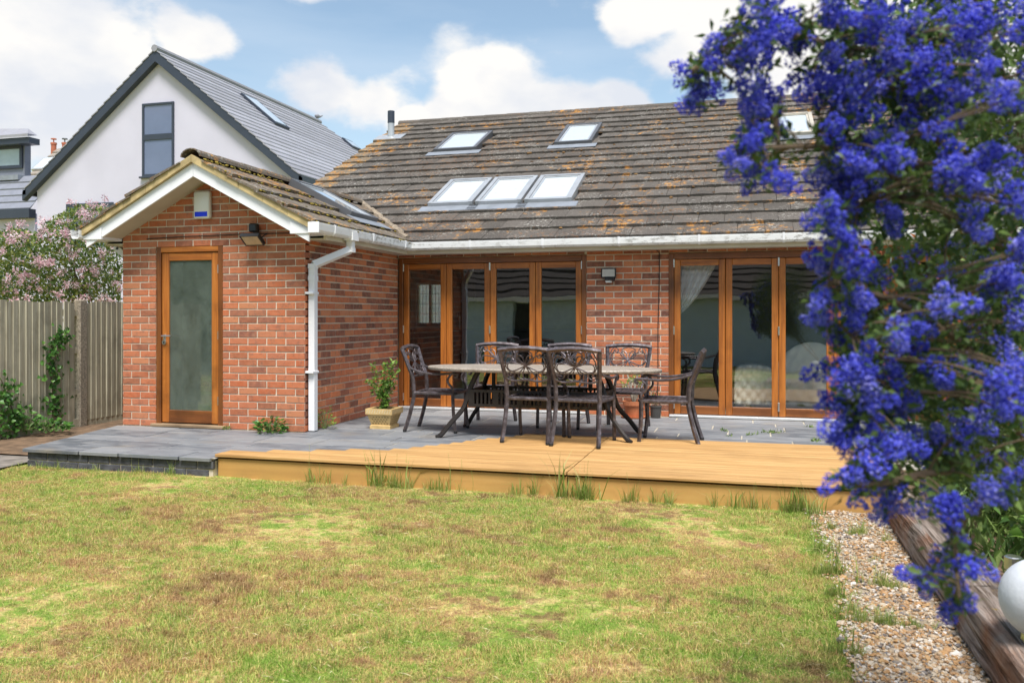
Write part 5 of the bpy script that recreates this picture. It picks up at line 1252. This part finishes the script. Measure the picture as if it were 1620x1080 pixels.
# ---- garage behind the camera (seen reflected in the doors)
ga = thing('garage', 'white painted low garage with dark tiled roof reflected in the bifold doors', 'garage', (-2, -2.5, LZ))
gy = -2.5
MB().box((-5.65, gy - .2, LZ), (1.6, gy, 1.74)).box((-12, gy - .2, LZ), (-6.95, gy, 1.74)).box((-6.95, gy - .2, 1.6), (-5.65, gy, 1.74)).build('wall', M['white_brick'], ga)
MB().box((-12, gy - 5, LZ), (-11.8, gy - .2, 1.74)).box((1.4, gy - 5, LZ), (1.6, gy - .2, 1.74)).box((-12, gy - 5.2, LZ), (1.6, gy - 5, 1.74)).build('rear_wall', M['white_brick'], ga)
m = MB()
for i in range(9):
    f0, f1 = i / 9, (i + 1.1) / 9; P = lambda f, u_: (gy + .25 - 2.9 * f, 1.72 + 1.75 * f + u_)
    (y0, z0), (y1, z1) = P(f0, .05), P(f1, 0); m.add([(-12.2, y0, z0 - .05), (1.8, y0, z0 - .05), (-12.2, y0, z0), (1.8, y0, z0), (-12.2, y1, z1), (1.8, y1, z1)], [(0, 1, 3, 2), (2, 3, 5, 4)])
m.add([(-12.2, gy - 2.65, 3.47), (1.8, gy - 2.65, 3.47), (1.8, gy - 5.4, 1.7), (-12.2, gy - 5.4, 1.7)], [(0, 1, 2, 3)]); m.build('roof', M['garage_tile'], ga)
MB().box((-12.2, gy + .20, 1.63), (1.8, gy + .32, 1.75)).build('gutter', M['upvc'], ga)

# ---- hedges behind the camera
def hedge(label, x0, x1, y0, y1, h, n):
    t = thing('hedge', label, 'hedge', ((x0 + x1) / 2, (y0 + y1) / 2, LZ)); m = MB()
    for i in range(int((x1 - x0) / .7)): a = x0 + .35 + i * .7; m.tube([(a, (y0 + y1) / 2, LZ), (a + .1, (y0 + y1) / 2, h * .6), (a, (y0 + y1) / 2, h * .95)], [.06, .04, .015], 5)
    m.build('stems', M['stem'], t); m = MB(); m.box((x0 + .3, y0 + .3, LZ), (x1 - .3, y1 - .3, h - .3)).build('inner_growth', M['leaf_dark'], t)
    C = np.stack([RNG.uniform(x0, x1, n), y1 - np.abs(RNG.normal(0, .22, n)), RNG.uniform(LZ, h, n) + RNG.normal(0, .12, n)], 1); leaves('foliage', M['leaf_dark'], t, C, rdir(n, .2), rdir(n, .6), RNG.uniform(.08, .16, n), RNG.uniform(.05, .09, n), kind='stuff')
hedge('tall dark hedge left of the garage, reflected in the porch door', -21, -12.3, -4.5, -2.6, 4.2, 7000)
hedge('tall dark hedge right of the garage, reflected in the bifold doors', 1.9, 9, -4.5, -2.6, 3.6, 5000)
# ------------------------------------------------------------------ pink flowering shrub behind the fence
def pink_shrub():
    t = thing('pink_shrub', 'loose shrub covered in pale pink flowers behind the fence', 'shrub', (-8.6, 9.2, LZ))
    outline = [(-40, 480), (-40, 375), (15, 362), (60, 368), (85, 345), (120, 325), (165, 325), (185, 340), (192, 400), (192, 480)]
    def inside(px, py_):
        c = False; n = len(outline)
        for i in range(n):
            (x0, y0), (x1, y1) = outline[i], outline[(i + 1) % n]
            if (y0 > py_) != (y1 > py_) and px < (x1 - x0) * (py_ - y0) / (y1 - y0) + x0: c = not c
        return c
    def pick():
        while True:
            px, py_ = random.uniform(-40, 192), random.uniform(310, 480)
            if inside(px, py_): return px, py_, (FX - random.uniform(.12, 1.5)) / ray(px, py_).x
    br = MB(); root = Vector((-8.9, 10.2, LZ)); nodes = []
    for i in range(40):
        px, py_, d = pick(); tip = at_d(px, min(py_, 430) - 10, d); mid = root.lerp(tip, .55) + Vector((random.uniform(-.2, .2), random.uniform(-.2, .2), .25)); p = smooth_path([root + Vector((random.uniform(-.2, .2), random.uniform(-.2, .2), 0)), mid, tip], 6)
        br.tube(p, [.016 * (1 - .85 * k / len(p)) for k in range(len(p))], 4); nodes += p[4:]
    br.build('branches', M['stem'], t)
    n = 9500; C = np.array([at_d(*pick()) for _ in range(n)]); leaves('foliage', M['leaf_shrub'], t, C, rdir(n, .2), rdir(n, .8), RNG.uniform(.04, .08, n), RNG.uniform(.02, .036, n), kind='stuff')
    ms = []
    for v in range(4):
        k = 34; D = rdir(k, .3); Cc = D * RNG.uniform(.005, .058, (k, 1)); V, F = leaf_arrays(Cc, D + rdir(k) * .6, rdir(k, .6), RNG.uniform(.022, .04, k), RNG.uniform(.018, .03, k), .15, .1); ms.append(raw_mesh('flower_cluster', V, F, M['pink']))
    anchors = [(112, 318), (155, 322), (165, 322), (125, 335), (135, 345), (80, 345), (70, 362), (95, 355), (12, 360), (60, 372), (105, 370), (35, 352), (148, 335), (65, 415), (75, 418), (85, 414), (60, 408), (36, 440), (30, 445), (112, 405), (122, 398), (50, 438), (100, 430), (125, 448), (108, 455), (150, 430), (170, 470), (158, 475), (175, 475), (135, 470), (185, 450), (190, 458), (28, 478), (40, 480), (90, 465), (165, 398), (5, 395), (8, 380)]
    i = 0
    while i < 170:
        if i < len(anchors) * 2: a = anchors[i % len(anchors)]; px, py_, d = a[0] + random.gauss(0, 4), a[1] + random.gauss(0, 4), 0; d = (FX - random.uniform(.02, .2)) / ray(px, py_).x
        else:
            px, py_, d = pick(); d = (FX - random.uniform(.02, .6)) / ray(px, py_).x
            if random.random() > (1.0 if py_ < 400 else .5): continue
        o = link('flower_cluster', random.choice(ms), t, at_d(px, py_, d)); s = random.uniform(.5, 1.05); o.scale = (s, s, s * random.uniform(.7, 1)); o.rotation_euler = (random.uniform(0, 6), random.uniform(0, 6), random.uniform(0, 6)); i += 1
pink_shrub()
# ------------------------------------------------------------------ blue flowering ceanothus close to the camera
def ceanothus():
    root = Vector((1.35, 1.55, 0)); t = thing('ceanothus', 'large ceanothus bush laden with deep blue flowers at the right edge', 'shrub', root)
    D = at_d
    chains = [[root, D(1660, 760, 1.9), D(1590, 420, 1.75), D(1460, 190, 1.55), D(1310, 70, 1.45), D(1160, 70, 1.42), D(1095, 112, 1.4)], [D(1590, 420, 1.75), D(1460, 310, 1.55), D(1330, 240, 1.42), D(1205, 235, 1.38), D(1165, 250, 1.36)],
              [root, D(1640, 660, 1.85), D(1490, 520, 1.55), D(1340, 450, 1.4), D(1305, 460, 1.37)], [D(1640, 660, 1.85), D(1490, 620, 1.55), D(1350, 640, 1.4)], [root, D(1620, 760, 1.7), D(1500, 745, 1.5), D(1390, 765, 1.4), D(1335, 765, 1.37)],
              [D(1620, 760, 1.7), D(1560, 780, 1.55), D(1515, 850, 1.42), D(1518, 945, 1.34)], [D(1590, 420, 1.75), D(1620, 250, 1.8), D(1560, 40, 1.7), D(1500, -70, 1.6)], [D(1460, 190, 1.55), D(1400, 60, 1.5), D(1250, 40, 1.45), D(1195, 12, 1.42)], [D(1490, 520, 1.55), D(1420, 570, 1.45), D(1345, 530, 1.4)], [D(1460, 310, 1.55), D(1370, 320, 1.45), D(1318, 340, 1.4)]]
    nodes = []; bm = MB()
    for ch in chains:
        p = smooth_path(ch, 7); r0 = .009 if ch[0] is root else .005; bm.tube(p, [r0 * (1 - .8 * k / len(p)) + .0015 for k in range(len(p))], 6); nodes += p[3:]
    bm.build('branches', M['stem'], t); NP = np.array(nodes)
    clumps = [(1092, 112, 15), (1112, 124, 20), (1132, 86, 18), (1152, 56, 18), (1126, 142, 16), (1180, 96, 22), (1168, 130, 20), (1190, 10, 20), (1212, 22, 20), (1226, 62, 20), (1260, 52, 24), (1102, 156, 10), (1205, 130, 14), (1235, 30, 20), (1200, 60, 20),
        (1200, 186, 22), (1220, 172, 20), (1232, 210, 9), (1186, 240, 20), (1164, 248, 14), (1214, 258, 18), (1180, 274, 12), (1222, 280, 12), (1196, 222, 14), (1300, 20, 22), (1340, 48, 24), (1290, 128, 22), (1312, 150, 20), (1340, 120, 24), (1380, 40, 26), (1400, 82, 26), (1412, 122, 28), (1440, 60, 24), (1442, 140, 28), (1472, 112, 26), (1500, 160, 26), (1344, 162, 20), (1310, 90, 18),
        (1322, 216, 18), (1350, 185, 18), (1312, 256, 18), (1320, 290, 20), (1346, 250, 20), (1330, 320, 22), (1312, 336, 20), (1318, 362, 16), (1352, 300, 22), (1382, 290, 24), (1352, 350, 22), (1332, 372, 18), (1346, 394, 20), (1400, 250, 24), (1430, 200, 24), (1380, 220, 22), (1470, 200, 22), (1400, 330, 20), (1530, 60, 24), (1560, 120, 20), (1500, 40, 22),
        (1316, 420, 18), (1326, 436, 20), (1300, 462, 16), (1318, 470, 18), (1350, 440, 20), (1345, 480, 22), (1312, 518, 16), (1322, 545, 16), (1325, 580, 16), (1352, 518, 24), (1332, 535, 20), (1365, 560, 20), (1360, 590, 20), (1340, 630, 20), (1336, 610, 18), (1382, 600, 22), (1420, 580, 20), (1442, 572, 18), (1352, 652, 22), (1382, 640, 22), (1336, 652, 16), (1402, 660, 24), (1432, 630, 20), (1462, 586, 20), (1352, 690, 20), (1386, 690, 20), (1420, 700, 22), (1362, 712, 18), (1402, 730, 18), (1440, 500, 18), (1430, 520, 18), (1500, 490, 20),
        (1336, 762, 13), (1356, 770, 17), (1390, 768, 18), (1402, 796, 14), (1376, 740, 16), (1420, 760, 16), (1480, 700, 24), (1520, 700, 22), (1470, 800, 14), (1505, 825, 16), (1520, 850, 16), (1500, 886, 17), (1476, 904, 11), (1460, 914, 9), (1520, 906, 17), (1525, 936, 16), (1514, 958, 11), (1538, 888, 12), (1500, 780, 14), (1492, 272, 20), (1522, 284, 18), (1550, 262, 20), (1582, 240, 18), (1602, 500, 18), (1572, 600, 20), (1592, 590, 18), (1604, 640, 18), (1550, 640, 18), (1600, 770, 13), (1560, 776, 16), (1560, 460, 20), (1590, 440, 22), (1610, 400, 20), (1540, 350, 18), (1600, 320, 18), (1610, 60, 20), (1590, 160, 20)]
    P = []
    for px, py_, r in clumps:
        d0 = random.uniform(1.30, 1.55)
        for _ in range(max(2, int((r / 10.2) ** 2))):
            a = random.uniform(0, 2 * math.pi); q = r * .85 * math.sqrt(random.random()); P.append(at_d(px + q * math.cos(a), py_ + q * math.sin(a), d0 + random.uniform(-.05, .05)))
    poly = [(1300, -30), (1690, -60), (1690, 830), (1560, 790), (1480, 760), (1410, 760), (1380, 700), (1370, 560), (1370, 430), (1370, 330), (1350, 200), (1320, 100)]
    def inside(px, py_):
        c = False
        for i in range(len(poly)):
            (x0, y0), (x1, y1) = poly[i], poly[(i + 1) % len(poly)]
            if (y0 > py_) != (y1 > py_) and px < (x1 - x0) * (py_ - y0) / (y1 - y0) + x0: c = not c
        return c
    def pick(lo, hi):
        while True:
            px, py_ = random.uniform(1290, 1690), random.uniform(-60, 830)
            if inside(px, py_) and random.random() < .35 + .65 * min(1, (px - 1300) / 160): return at_d(px, py_, random.uniform(lo, hi))
    for _ in range(190): P.append(pick(1.45, 2.1))
    # panicle meshes: many tiny florets on a tapering head
    ms = []
    for v in range(5):
        k = 165; z = RNG.uniform(0, 1, k); a = RNG.uniform(0, 2 * np.pi, k); rr = .0145 * np.sqrt(np.clip(np.sin(np.pi * (z * .86 + .12)), 0, 1)) * RNG.uniform(.55, 1.08, k)
        lob = 1 + .34 * np.sin(a * 3 + z * 9 + v); C = np.stack([rr * lob * np.cos(a), rr * lob * np.sin(a), z * .058 - .012], 1)
        oc = np.array([[1, 0, 0], [-1, 0, 0], [0, 1, 0], [0, -1, 0], [0, 0, 1], [0, 0, -1]]); fc = np.array([[0, 2, 4], [2, 1, 4], [1, 3, 4], [3, 0, 4], [2, 0, 5], [1, 2, 5], [3, 1, 5], [0, 3, 5]])
        s = RNG.uniform(.0013, .0029, (k, 1, 1)) * RNG.uniform(.6, 1.4, (k, 1, 3)); V = (C[:, None, :] + oc[None] * s).reshape(-1, 3); F = (np.arange(k)[:, None, None] * 6 + fc[None]).reshape(-1, 3); ms.append((V, F, raw_mesh('flower_cluster', V, F, M['bloom'])))
    key = sorted(range(len(P)), key=lambda i: (P[i] - cam.location).length if project(P[i])[0] < 1640 else 9)
    tw = MB(); restV, restF, off = [], [], 0; LC, LD = [], []
    for rank, i in enumerate(key):
        p = P[i]; nd = Vector(NP[np.argmin(((NP - np.array(p)) ** 2).sum(1))]); dv = (p - nd); mid = nd.lerp(p, .55) + Vector((0, 0, .01)); tw.tube(smooth_path([nd, mid, p], 3), .0016, 4)
        dirv = (dv.normalized() + Vector((random.gauss(-.1, .5), random.gauss(-.2, .5), random.gauss(.1, .5)))).normalized(); q = dirv.to_track_quat('Z', 'Y'); s = random.uniform(.75, 1.2); vi = random.randrange(5)
        for _ in range(12): f = random.uniform(.3, 1.25); LC.append(nd.lerp(p, f) + Vector((random.gauss(0, .010), random.gauss(0, .010), random.gauss(0, .010)))); LD.append(Vector((random.gauss(0, 1), random.gauss(0, 1), random.gauss(0, .8))))
        if rank < 300:
            o = link('flower_cluster', ms[vi][2], t, p); o.rotation_mode = 'QUATERNION'; o.rotation_quaternion = q; o.scale = (s, s, s * random.uniform(.8, 1.25))
        else:
            mat = np.array((Matrix.Translation(p) @ q.to_matrix().to_4x4() @ Matrix.Scale(s, 4))); V = ms[vi][0] @ mat[:3, :3].T + mat[:3, 3]; restV.append(V); restF.append(ms[vi][1] + off); off += len(V)
    if restV: o = link('flowers', raw_mesh('flowers', np.concatenate(restV), np.concatenate(restF), M['bloom']), t); o['kind'] = 'stuff'
    o = tw.build('twigs', M['stem'], t); o['kind'] = 'stuff'
    n = len(LC); leaves('foliage', M['leaf_dark'], t, LC, LD, rdir(n, .8), RNG.uniform(.014, .026, n), RNG.uniform(.007, .012, n), kind='stuff')
    n = 12500; C = np.array([pick(1.48, 2.6) for _ in range(n)]); leaves('foliage', M['leaf_dark'], t, C, rdir(n, .2), rdir(n, .8), RNG.uniform(.018, .036, n), RNG.uniform(.009, .016, n), kind='stuff')
ceanothus()
# ------------------------------------------------------------------ plants in the bed on the right
def bed_plant(name, label, base, h, rad, n, ln, wd, mat, ns=9, extra=None):
    tips = [(base[0] + rad * random.uniform(-1, 1), base[1] + rad * random.uniform(-1, 1), base[2] + h * random.uniform(.55, 1)) for _ in range(ns)]
    return bushy(name, label, 'plant', base, tips, n, ln, wd, mat, M['stem_green'], .006, rad * .22)
bz = LZ + .17
bed_plant('photinia', 'tall red-tipped evergreen shrub against the house behind the blue flowers', (2.35, 9.3, -.1), 2.1, .55, 1500, .075, .03, M['leaf_bed'], 14)
ph = bpy.data.objects['photinia']; n = 150; C = np.array([2.3, 9.2, 1.45]) + RNG.normal(size=(n, 3)) * np.array([.45, .3, .35]); leaves('young_leaves', M['leaf_red'], ph, C, rdir(n, .5), rdir(n, .8), .085, .03)
bed_plant('bed_shrub', 'dark leafy shrub in the bed between the sleeper and the house', (2.3, 7.0, bz), 1.7, .6, 1500, .07, .03, M['leaf_dark'], 14)
bed_plant('bed_shrub', 'dense green shrub in the middle of the right-hand bed', (2.1, 5.2, bz), 1.1, .5, 1300, .06, .03, M['leaf_shrub'], 14)
bed_plant('bed_perennial', 'bright green broad-leaved perennial behind the steel spike light', (1.36, 4.55, bz), .55, .24, 480, .07, .045, M['leaf_bed'], 12)
bed_plant('bed_perennial', 'grey green narrow-leaved perennial behind the near sleeper', (1.30, 5.2, bz), .5, .26, 520, .09, .018, M['leaf_bed'], 14)
bed_plant('bed_perennial', 'low pale perennial behind the far sleeper', (1.34, 5.95, bz), .45, .28, 420, .07, .025, M['leaf_bed'], 12)
bed_plant('bed_perennial', 'leafy perennial at the right edge just behind the globe lamp', (1.30, 3.95, bz), .42, .20, 460, .07, .04, M['leaf'], 12)
n = 1500; yy = RNG.uniform(3.2, 6.6, n); C = np.stack([RNG.uniform(1.10, 1.75, n), yy, np.full(n, bz)], 1); 
o = leaves('bed_weeds', M['leaf_bed'], None, C, rdir(n, 1.8), rdir(n, .3), RNG.uniform(.05, .20, n), RNG.uniform(.012, .035, n), kind='stuff'); o['label'] = 'low green weeds covering the soil of the raised bed'; o['category'] = 'weeds'
# ------------------------------------------------------------------ lawn grass, gravel stones
HID = bpy.data.collections.new('scatter_sources')
def blade_patch(n, rad, hmin, hmax, w, lay_, mat, name):
    a = RNG.uniform(0, 2 * np.pi, n); r = rad * np.sqrt(RNG.uniform(0, 1, n)); h = RNG.uniform(hmin, hmax, n); b = np.stack([r * np.cos(a), r * np.sin(a), np.zeros(n)], 1)
    th = RNG.uniform(0, 2 * np.pi, n); ln = np.abs(RNG.normal(0, lay_, n)) * h; d = np.stack([np.cos(th), np.sin(th), np.zeros(n)], 1); s = np.stack([-np.sin(th), np.cos(th), np.zeros(n)], 1) * (w * RNG.uniform(.6, 1.3, n))[:, None]
    z = np.array([0, 0, 1.]); m = b + d * (ln * .35)[:, None] + z * (h * .6)[:, None]; tp = b + d * ln[:, None] + z * (h * np.sqrt(np.clip(1 - (ln / h / 2.2) ** 2, .1, 1)))[:, None]
    V = np.stack([b - s, b + s, m - s * .8, m + s * .8, tp], 1).reshape(-1, 3); o = np.arange(n)[:, None] * 5
    F = np.concatenate([o + np.array([[0, 1, 3]]), o + np.array([[0, 3, 2]]), o + np.array([[2, 3, 4]])], 0)
    ob = bpy.data.objects.new(name, raw_mesh(name, V, F, mat)); return ob
def scatter(name, sources, pts, rot, scl, idx, kind='stuff'):
    col = bpy.data.collections.new(name + '_sources'); HID.children.link(col)
    for s in sources: col.objects.link(s)
    me = bpy.data.meshes.new(name); n = len(pts); me.vertices.add(n); me.vertices.foreach_set('co', np.asarray(pts, np.float32).ravel())
    for nm, ty, arr, f in (('rot', 'FLOAT_VECTOR', rot, 'vector'), ('scl', 'FLOAT_VECTOR', scl, 'vector'), ('idx', 'INT', idx, 'value')):
        at = me.attributes.new(nm, ty, 'POINT'); at.data.foreach_set(f, np.asarray(arr, np.int32 if ty == 'INT' else np.float32).ravel())
    ob = link(name, me); ob['kind'] = kind; g = bpy.data.node_groups.new(name, 'GeometryNodeTree')
    g.interface.new_socket('Geometry', in_out='INPUT', socket_type='NodeSocketGeometry'); g.interface.new_socket('Geometry', in_out='OUTPUT', socket_type='NodeSocketGeometry')
    N = g.nodes.new; gi, go = N('NodeGroupInput'), N('NodeGroupOutput'); ci = N('GeometryNodeCollectionInfo'); ci.inputs['Collection'].default_value = col; ci.inputs['Separate Children'].default_value = True; ci.inputs['Reset Children'].default_value = True
    ip = N('GeometryNodeInstanceOnPoints'); ip.inputs['Pick Instance'].default_value = True
    def attr(nm, ty): a = N('GeometryNodeInputNamedAttribute'); a.data_type = ty; a.inputs['Name'].default_value = nm; return a.outputs['Attribute']
    L = g.links.new; L(gi.outputs[0], ip.inputs['Points']); L(ci.outputs[0], ip.inputs['Instance']); L(attr('idx', 'INT'), ip.inputs['Instance Index']); L(attr('rot', 'FLOAT_VECTOR'), ip.inputs['Rotation']); L(attr('scl', 'FLOAT_VECTOR'), ip.inputs['Scale']); L(ip.outputs[0], go.inputs[0])
    md = ob.modifiers.new('scatter', 'NODES'); md.node_group = g; return ob
def lawn_ok(x, y):
    if y < 1.2 or x > gl(y) + .03 + random.gauss(0, .025): return False
    if y > 6.245 and x > -4.46: return False
    if y > 6.215 and x > -6.38: return False
    if x < -6.38 and y > 5.85 + random.gauss(0, .05): return False
    px, py_, d = project(Vector((x, y, LZ))) if y > .5 else (0, 0, 1)
    return d > .6 and -140 < px < 1700 and py_ < 1330
pts = []
while len(pts) < 11500:
    x, y = random.uniform(-8.2, .75), random.uniform(1.5, 6.25)
    if lawn_ok(x, y): pts.append((x, y, LZ - .002))
n = len(pts); P_ = np.array(pts)
src = [blade_patch(120, .062, .007, .024, .0010, 1.3, M['grass'], 'grass_patch') for _ in range(4)] + [blade_patch(95, .055, .012, .034, .0011, .85, M['grass'], 'grass_patch') for _ in range(3)]
tall = (np.sin(P_[:, 0] * 2.9 + np.cos(P_[:, 1] * 2.3) * 1.7) * np.sin(P_[:, 1] * 3.4 + P_[:, 0] * .8) + RNG.normal(size=n) * .35) > .45
idx = np.where(tall | (P_[:, 0] > .30), RNG.integers(4, 7, n), RNG.integers(0, 4, n)); sc_a = RNG.uniform(.75, 1.3, n)
o = scatter('lawn_grass', src, P_, np.stack([np.zeros(n), np.zeros(n), RNG.uniform(0, 6.28, n)], 1), np.stack([sc_a, sc_a, sc_a * RNG.uniform(.7, 1.15, n)], 1), idx); o['label'] = 'short patchy green and straw coloured lawn grass'; o['category'] = 'grass'
# taller grass and weeds along the deck, the gravel edge and in the gravel
pts = []; hs = []
def tuft(px, py_, z, k, h, sp):
    c = at_z(px, py_, z); cap = (6.262 if c.x > -4.4 else 6.215)
    for _ in range(k): pts.append((c.x + random.gauss(0, sp), min(c.y, cap - .02) - abs(random.gauss(0, sp * .4)), z)); hs.append(h * min(1.5, random.lognormvariate(-.35, .45)))
for px, py_, k, h in ((505, 757, 3, 2.6), (527, 758, 2, 1.6), (555, 760, 3, 1.5), (615, 762, 6, 2.5), (635, 764, 6, 2.2), (655, 766, 4, 1.6), (690, 768, 4, 1.7), (712, 768, 4, 1.8), (735, 772, 2, 1.6), (820, 774, 3, 1.7), (840, 776, 5, 1.9), (858, 776, 3, 1.6), (893, 780, 4, 2.2), (925, 780, 8, 2.6), (935, 781, 5, 2.3), (1000, 783, 4, 2.1), (1035, 785, 4, 2.2), (1060, 787, 4, 1.6), (1130, 789, 2, 1.3), (1170, 790, 3, 1.9), (1195, 791, 4, 2.2), (1250, 795, 6, 1.8), (1265, 800, 8, 2.0), (1275, 808, 8, 1.8), (1290, 815, 6, 1.5), (70, 740, 6, 1.6), (90, 741, 6, 1.5), (235, 742, 3, 1.5), (285, 745, 3, 1.6), (150, 742, 2, 1.4)): tuft(px, py_ + 3, LZ, k, h, .035)
for px, py_, k, h in ((1355, 845, 5, .8), (1405, 928, 6, .8), (1385, 985, 7, .8), (1345, 978, 5, .7), (1440, 990, 4, .6), (1360, 843, 4, .9), (1400, 925, 5, 1.0), (1360, 968, 3, .8), (1395, 982, 6, .9), (1440, 992, 3, .7), (1410, 855, 3, .9), (1365, 885, 2, .8), (1345, 970, 3, .9), (1430, 912, 2, .8), (1310, 835, 4, 1.2), (1310, 905, 6, 1.4), (1320, 940, 5, 1.2), (1340, 1030, 5, 1.2), (1300, 870, 4, 1.2)): tuft(px, py_, LZ + .02, k * 3, h * .8, .045)
for _ in range(170):                              # stray brighter tufts over the lawn
    x, y = random.uniform(-7, .4), random.uniform(2.4, 6.1)
    if lawn_ok(x, y):
        for _k in range(random.randint(1, 4)): pts.append((x + random.gauss(0, .035), y + random.gauss(0, .035), LZ)); hs.append(random.uniform(.45, .85))
P_ = np.array(pts); n = len(P_); H_ = np.array(hs)
src = [blade_patch(17, .026, .022, .095, .0017, .85, M['grass_tall'], 'grass_tuft') for _ in range(6)]
o = scatter('edge_grass', src, P_, np.stack([np.zeros(n), np.zeros(n), RNG.uniform(0, 6.28, n)], 1), np.stack([H_ * .75, H_ * .75, H_], 1) * RNG.uniform(.75, 1.35, (n, 1)), RNG.integers(0, 6, n)); o['label'] = 'taller green grass tufts along the deck edge and gravel'; o['category'] = 'grass'
# dead straw lying on the lawn
P0 = []
while len(P0) < 5200:
    x, y = random.uniform(-7.5, .45), random.uniform(2.2, 6.2)
    if lawn_ok(x, y): P0.append((x, y, LZ + random.uniform(.006, .026)))
P0 = np.array(P0); n = len(P0); th = RNG.uniform(0, 6.28, n); M['straw'] = leafmat('dry_straw', [(.15, (.40, .27, .14)), (.5, (.68, .54, .30)), (.85, (.80, .70, .48))], .2, .8, .2)
o = leaves('dry_straw', M['straw'], None, P0, np.stack([np.cos(th), np.sin(th), RNG.uniform(-.1, .25, n)], 1), np.tile([[0, 0, 1.]], (n, 1)) + RNG.normal(size=(n, 3)) * .3, RNG.uniform(.02, .07, n), RNG.uniform(.0012, .0028, n), .1, .1, 'stuff'); tag(o, 'scattered dead straw lying on the lawn', 'straw')
# seed stalks beside the deck
m = MB()
for px, py_, top in ((505, 757, 690), (615, 762, 712), (640, 764, 705), (725, 770, 706), (742, 770, 716), (930, 780, 718), (760, 772, 735), (1000, 783, 735), (1195, 790, 748)):
    a = at_z(px, py_, LZ); a.y = min(a.y, 6.22); k = a.y / 1339; b = a + Vector((random.uniform(-.04, .05), random.uniform(-.03, .02), (py_ - top) / 1339 * a.y * 1.03)); m.tube(smooth_path([a, a.lerp(b, .5) + Vector((.01, 0, 0)), b], 4), .0012, 3)
o = m.build('grass_stalks', M['grass_tall']); tag(o, 'thin dry grass stalks standing up against the deck front', 'grass', kind='stuff')
# weeds in the patio joints
pts = []
for px, py_, k in ((1147, 682, 2), (1188, 688, 3), (1222, 684, 6), (1290, 697, 5), (1325, 685, 3), (1365, 693, 6), (1375, 690, 4), (1275, 676, 2), (1340, 690, 2), (1150, 690, 1)):
    c = at_z(px, py_, 0)
    for _ in range(k): pts.append((c.x + random.gauss(0, .03), c.y + random.gauss(0, .03), .0))
P_ = np.array(pts); n = len(P_); C = np.repeat(P_, 12, 0) + RNG.normal(size=(n * 12, 3)) * np.array([.02, .02, 0]); k = n * 12
o = leaves('patio_weeds', M['leaf_bed'], None, C, rdir(k, 1.0), rdir(k, 1), RNG.uniform(.015, .05, k), RNG.uniform(.006, .014, k), kind='stuff'); tag(o, 'tiny green weeds in the joints of the slate patio', 'weeds')
# gravel
def pebble_src(seed):
    r = np.random.default_rng(seed); m = MB().sphere((0, 0, 0), .0085, 7, 5, (1, .8, .55)); m.v = [tuple(np.array(v) * r.uniform(.75, 1.25)) for v in m.v]; return bpy.data.objects.new('pebble', m.mesh('pebble', M['pebble'], False))
pts = []
while len(pts) < 9000:
    y = random.uniform(2.2, 6.24) if random.random() < .75 else random.uniform(2.2, 4); x = random.uniform(.36, .87)
    if x > gl(y) - .05 + random.gauss(0, .03) and x < .86: pts.append((x, y, LZ + .018 + random.uniform(0, .010)))
P_ = np.array(pts); n = len(P_); s = RNG.lognormal(0, .38, n)[:, None] * np.ones((1, 3)) * .85
o = scatter('gravel', [pebble_src(i) for i in range(7)], P_, RNG.uniform(-.5, .5, (n, 3)) + np.stack([np.zeros(n), np.zeros(n), RNG.uniform(0, 6.28, n)], 1), s, RNG.integers(0, 7, n)); o['label'] = 'mixed beige and grey gravel stones between lawn and sleepers'; o['category'] = 'gravel'
for ob in bpy.data.objects:
    for k in ('_w', '_local'):
        if k in ob: del ob[k]
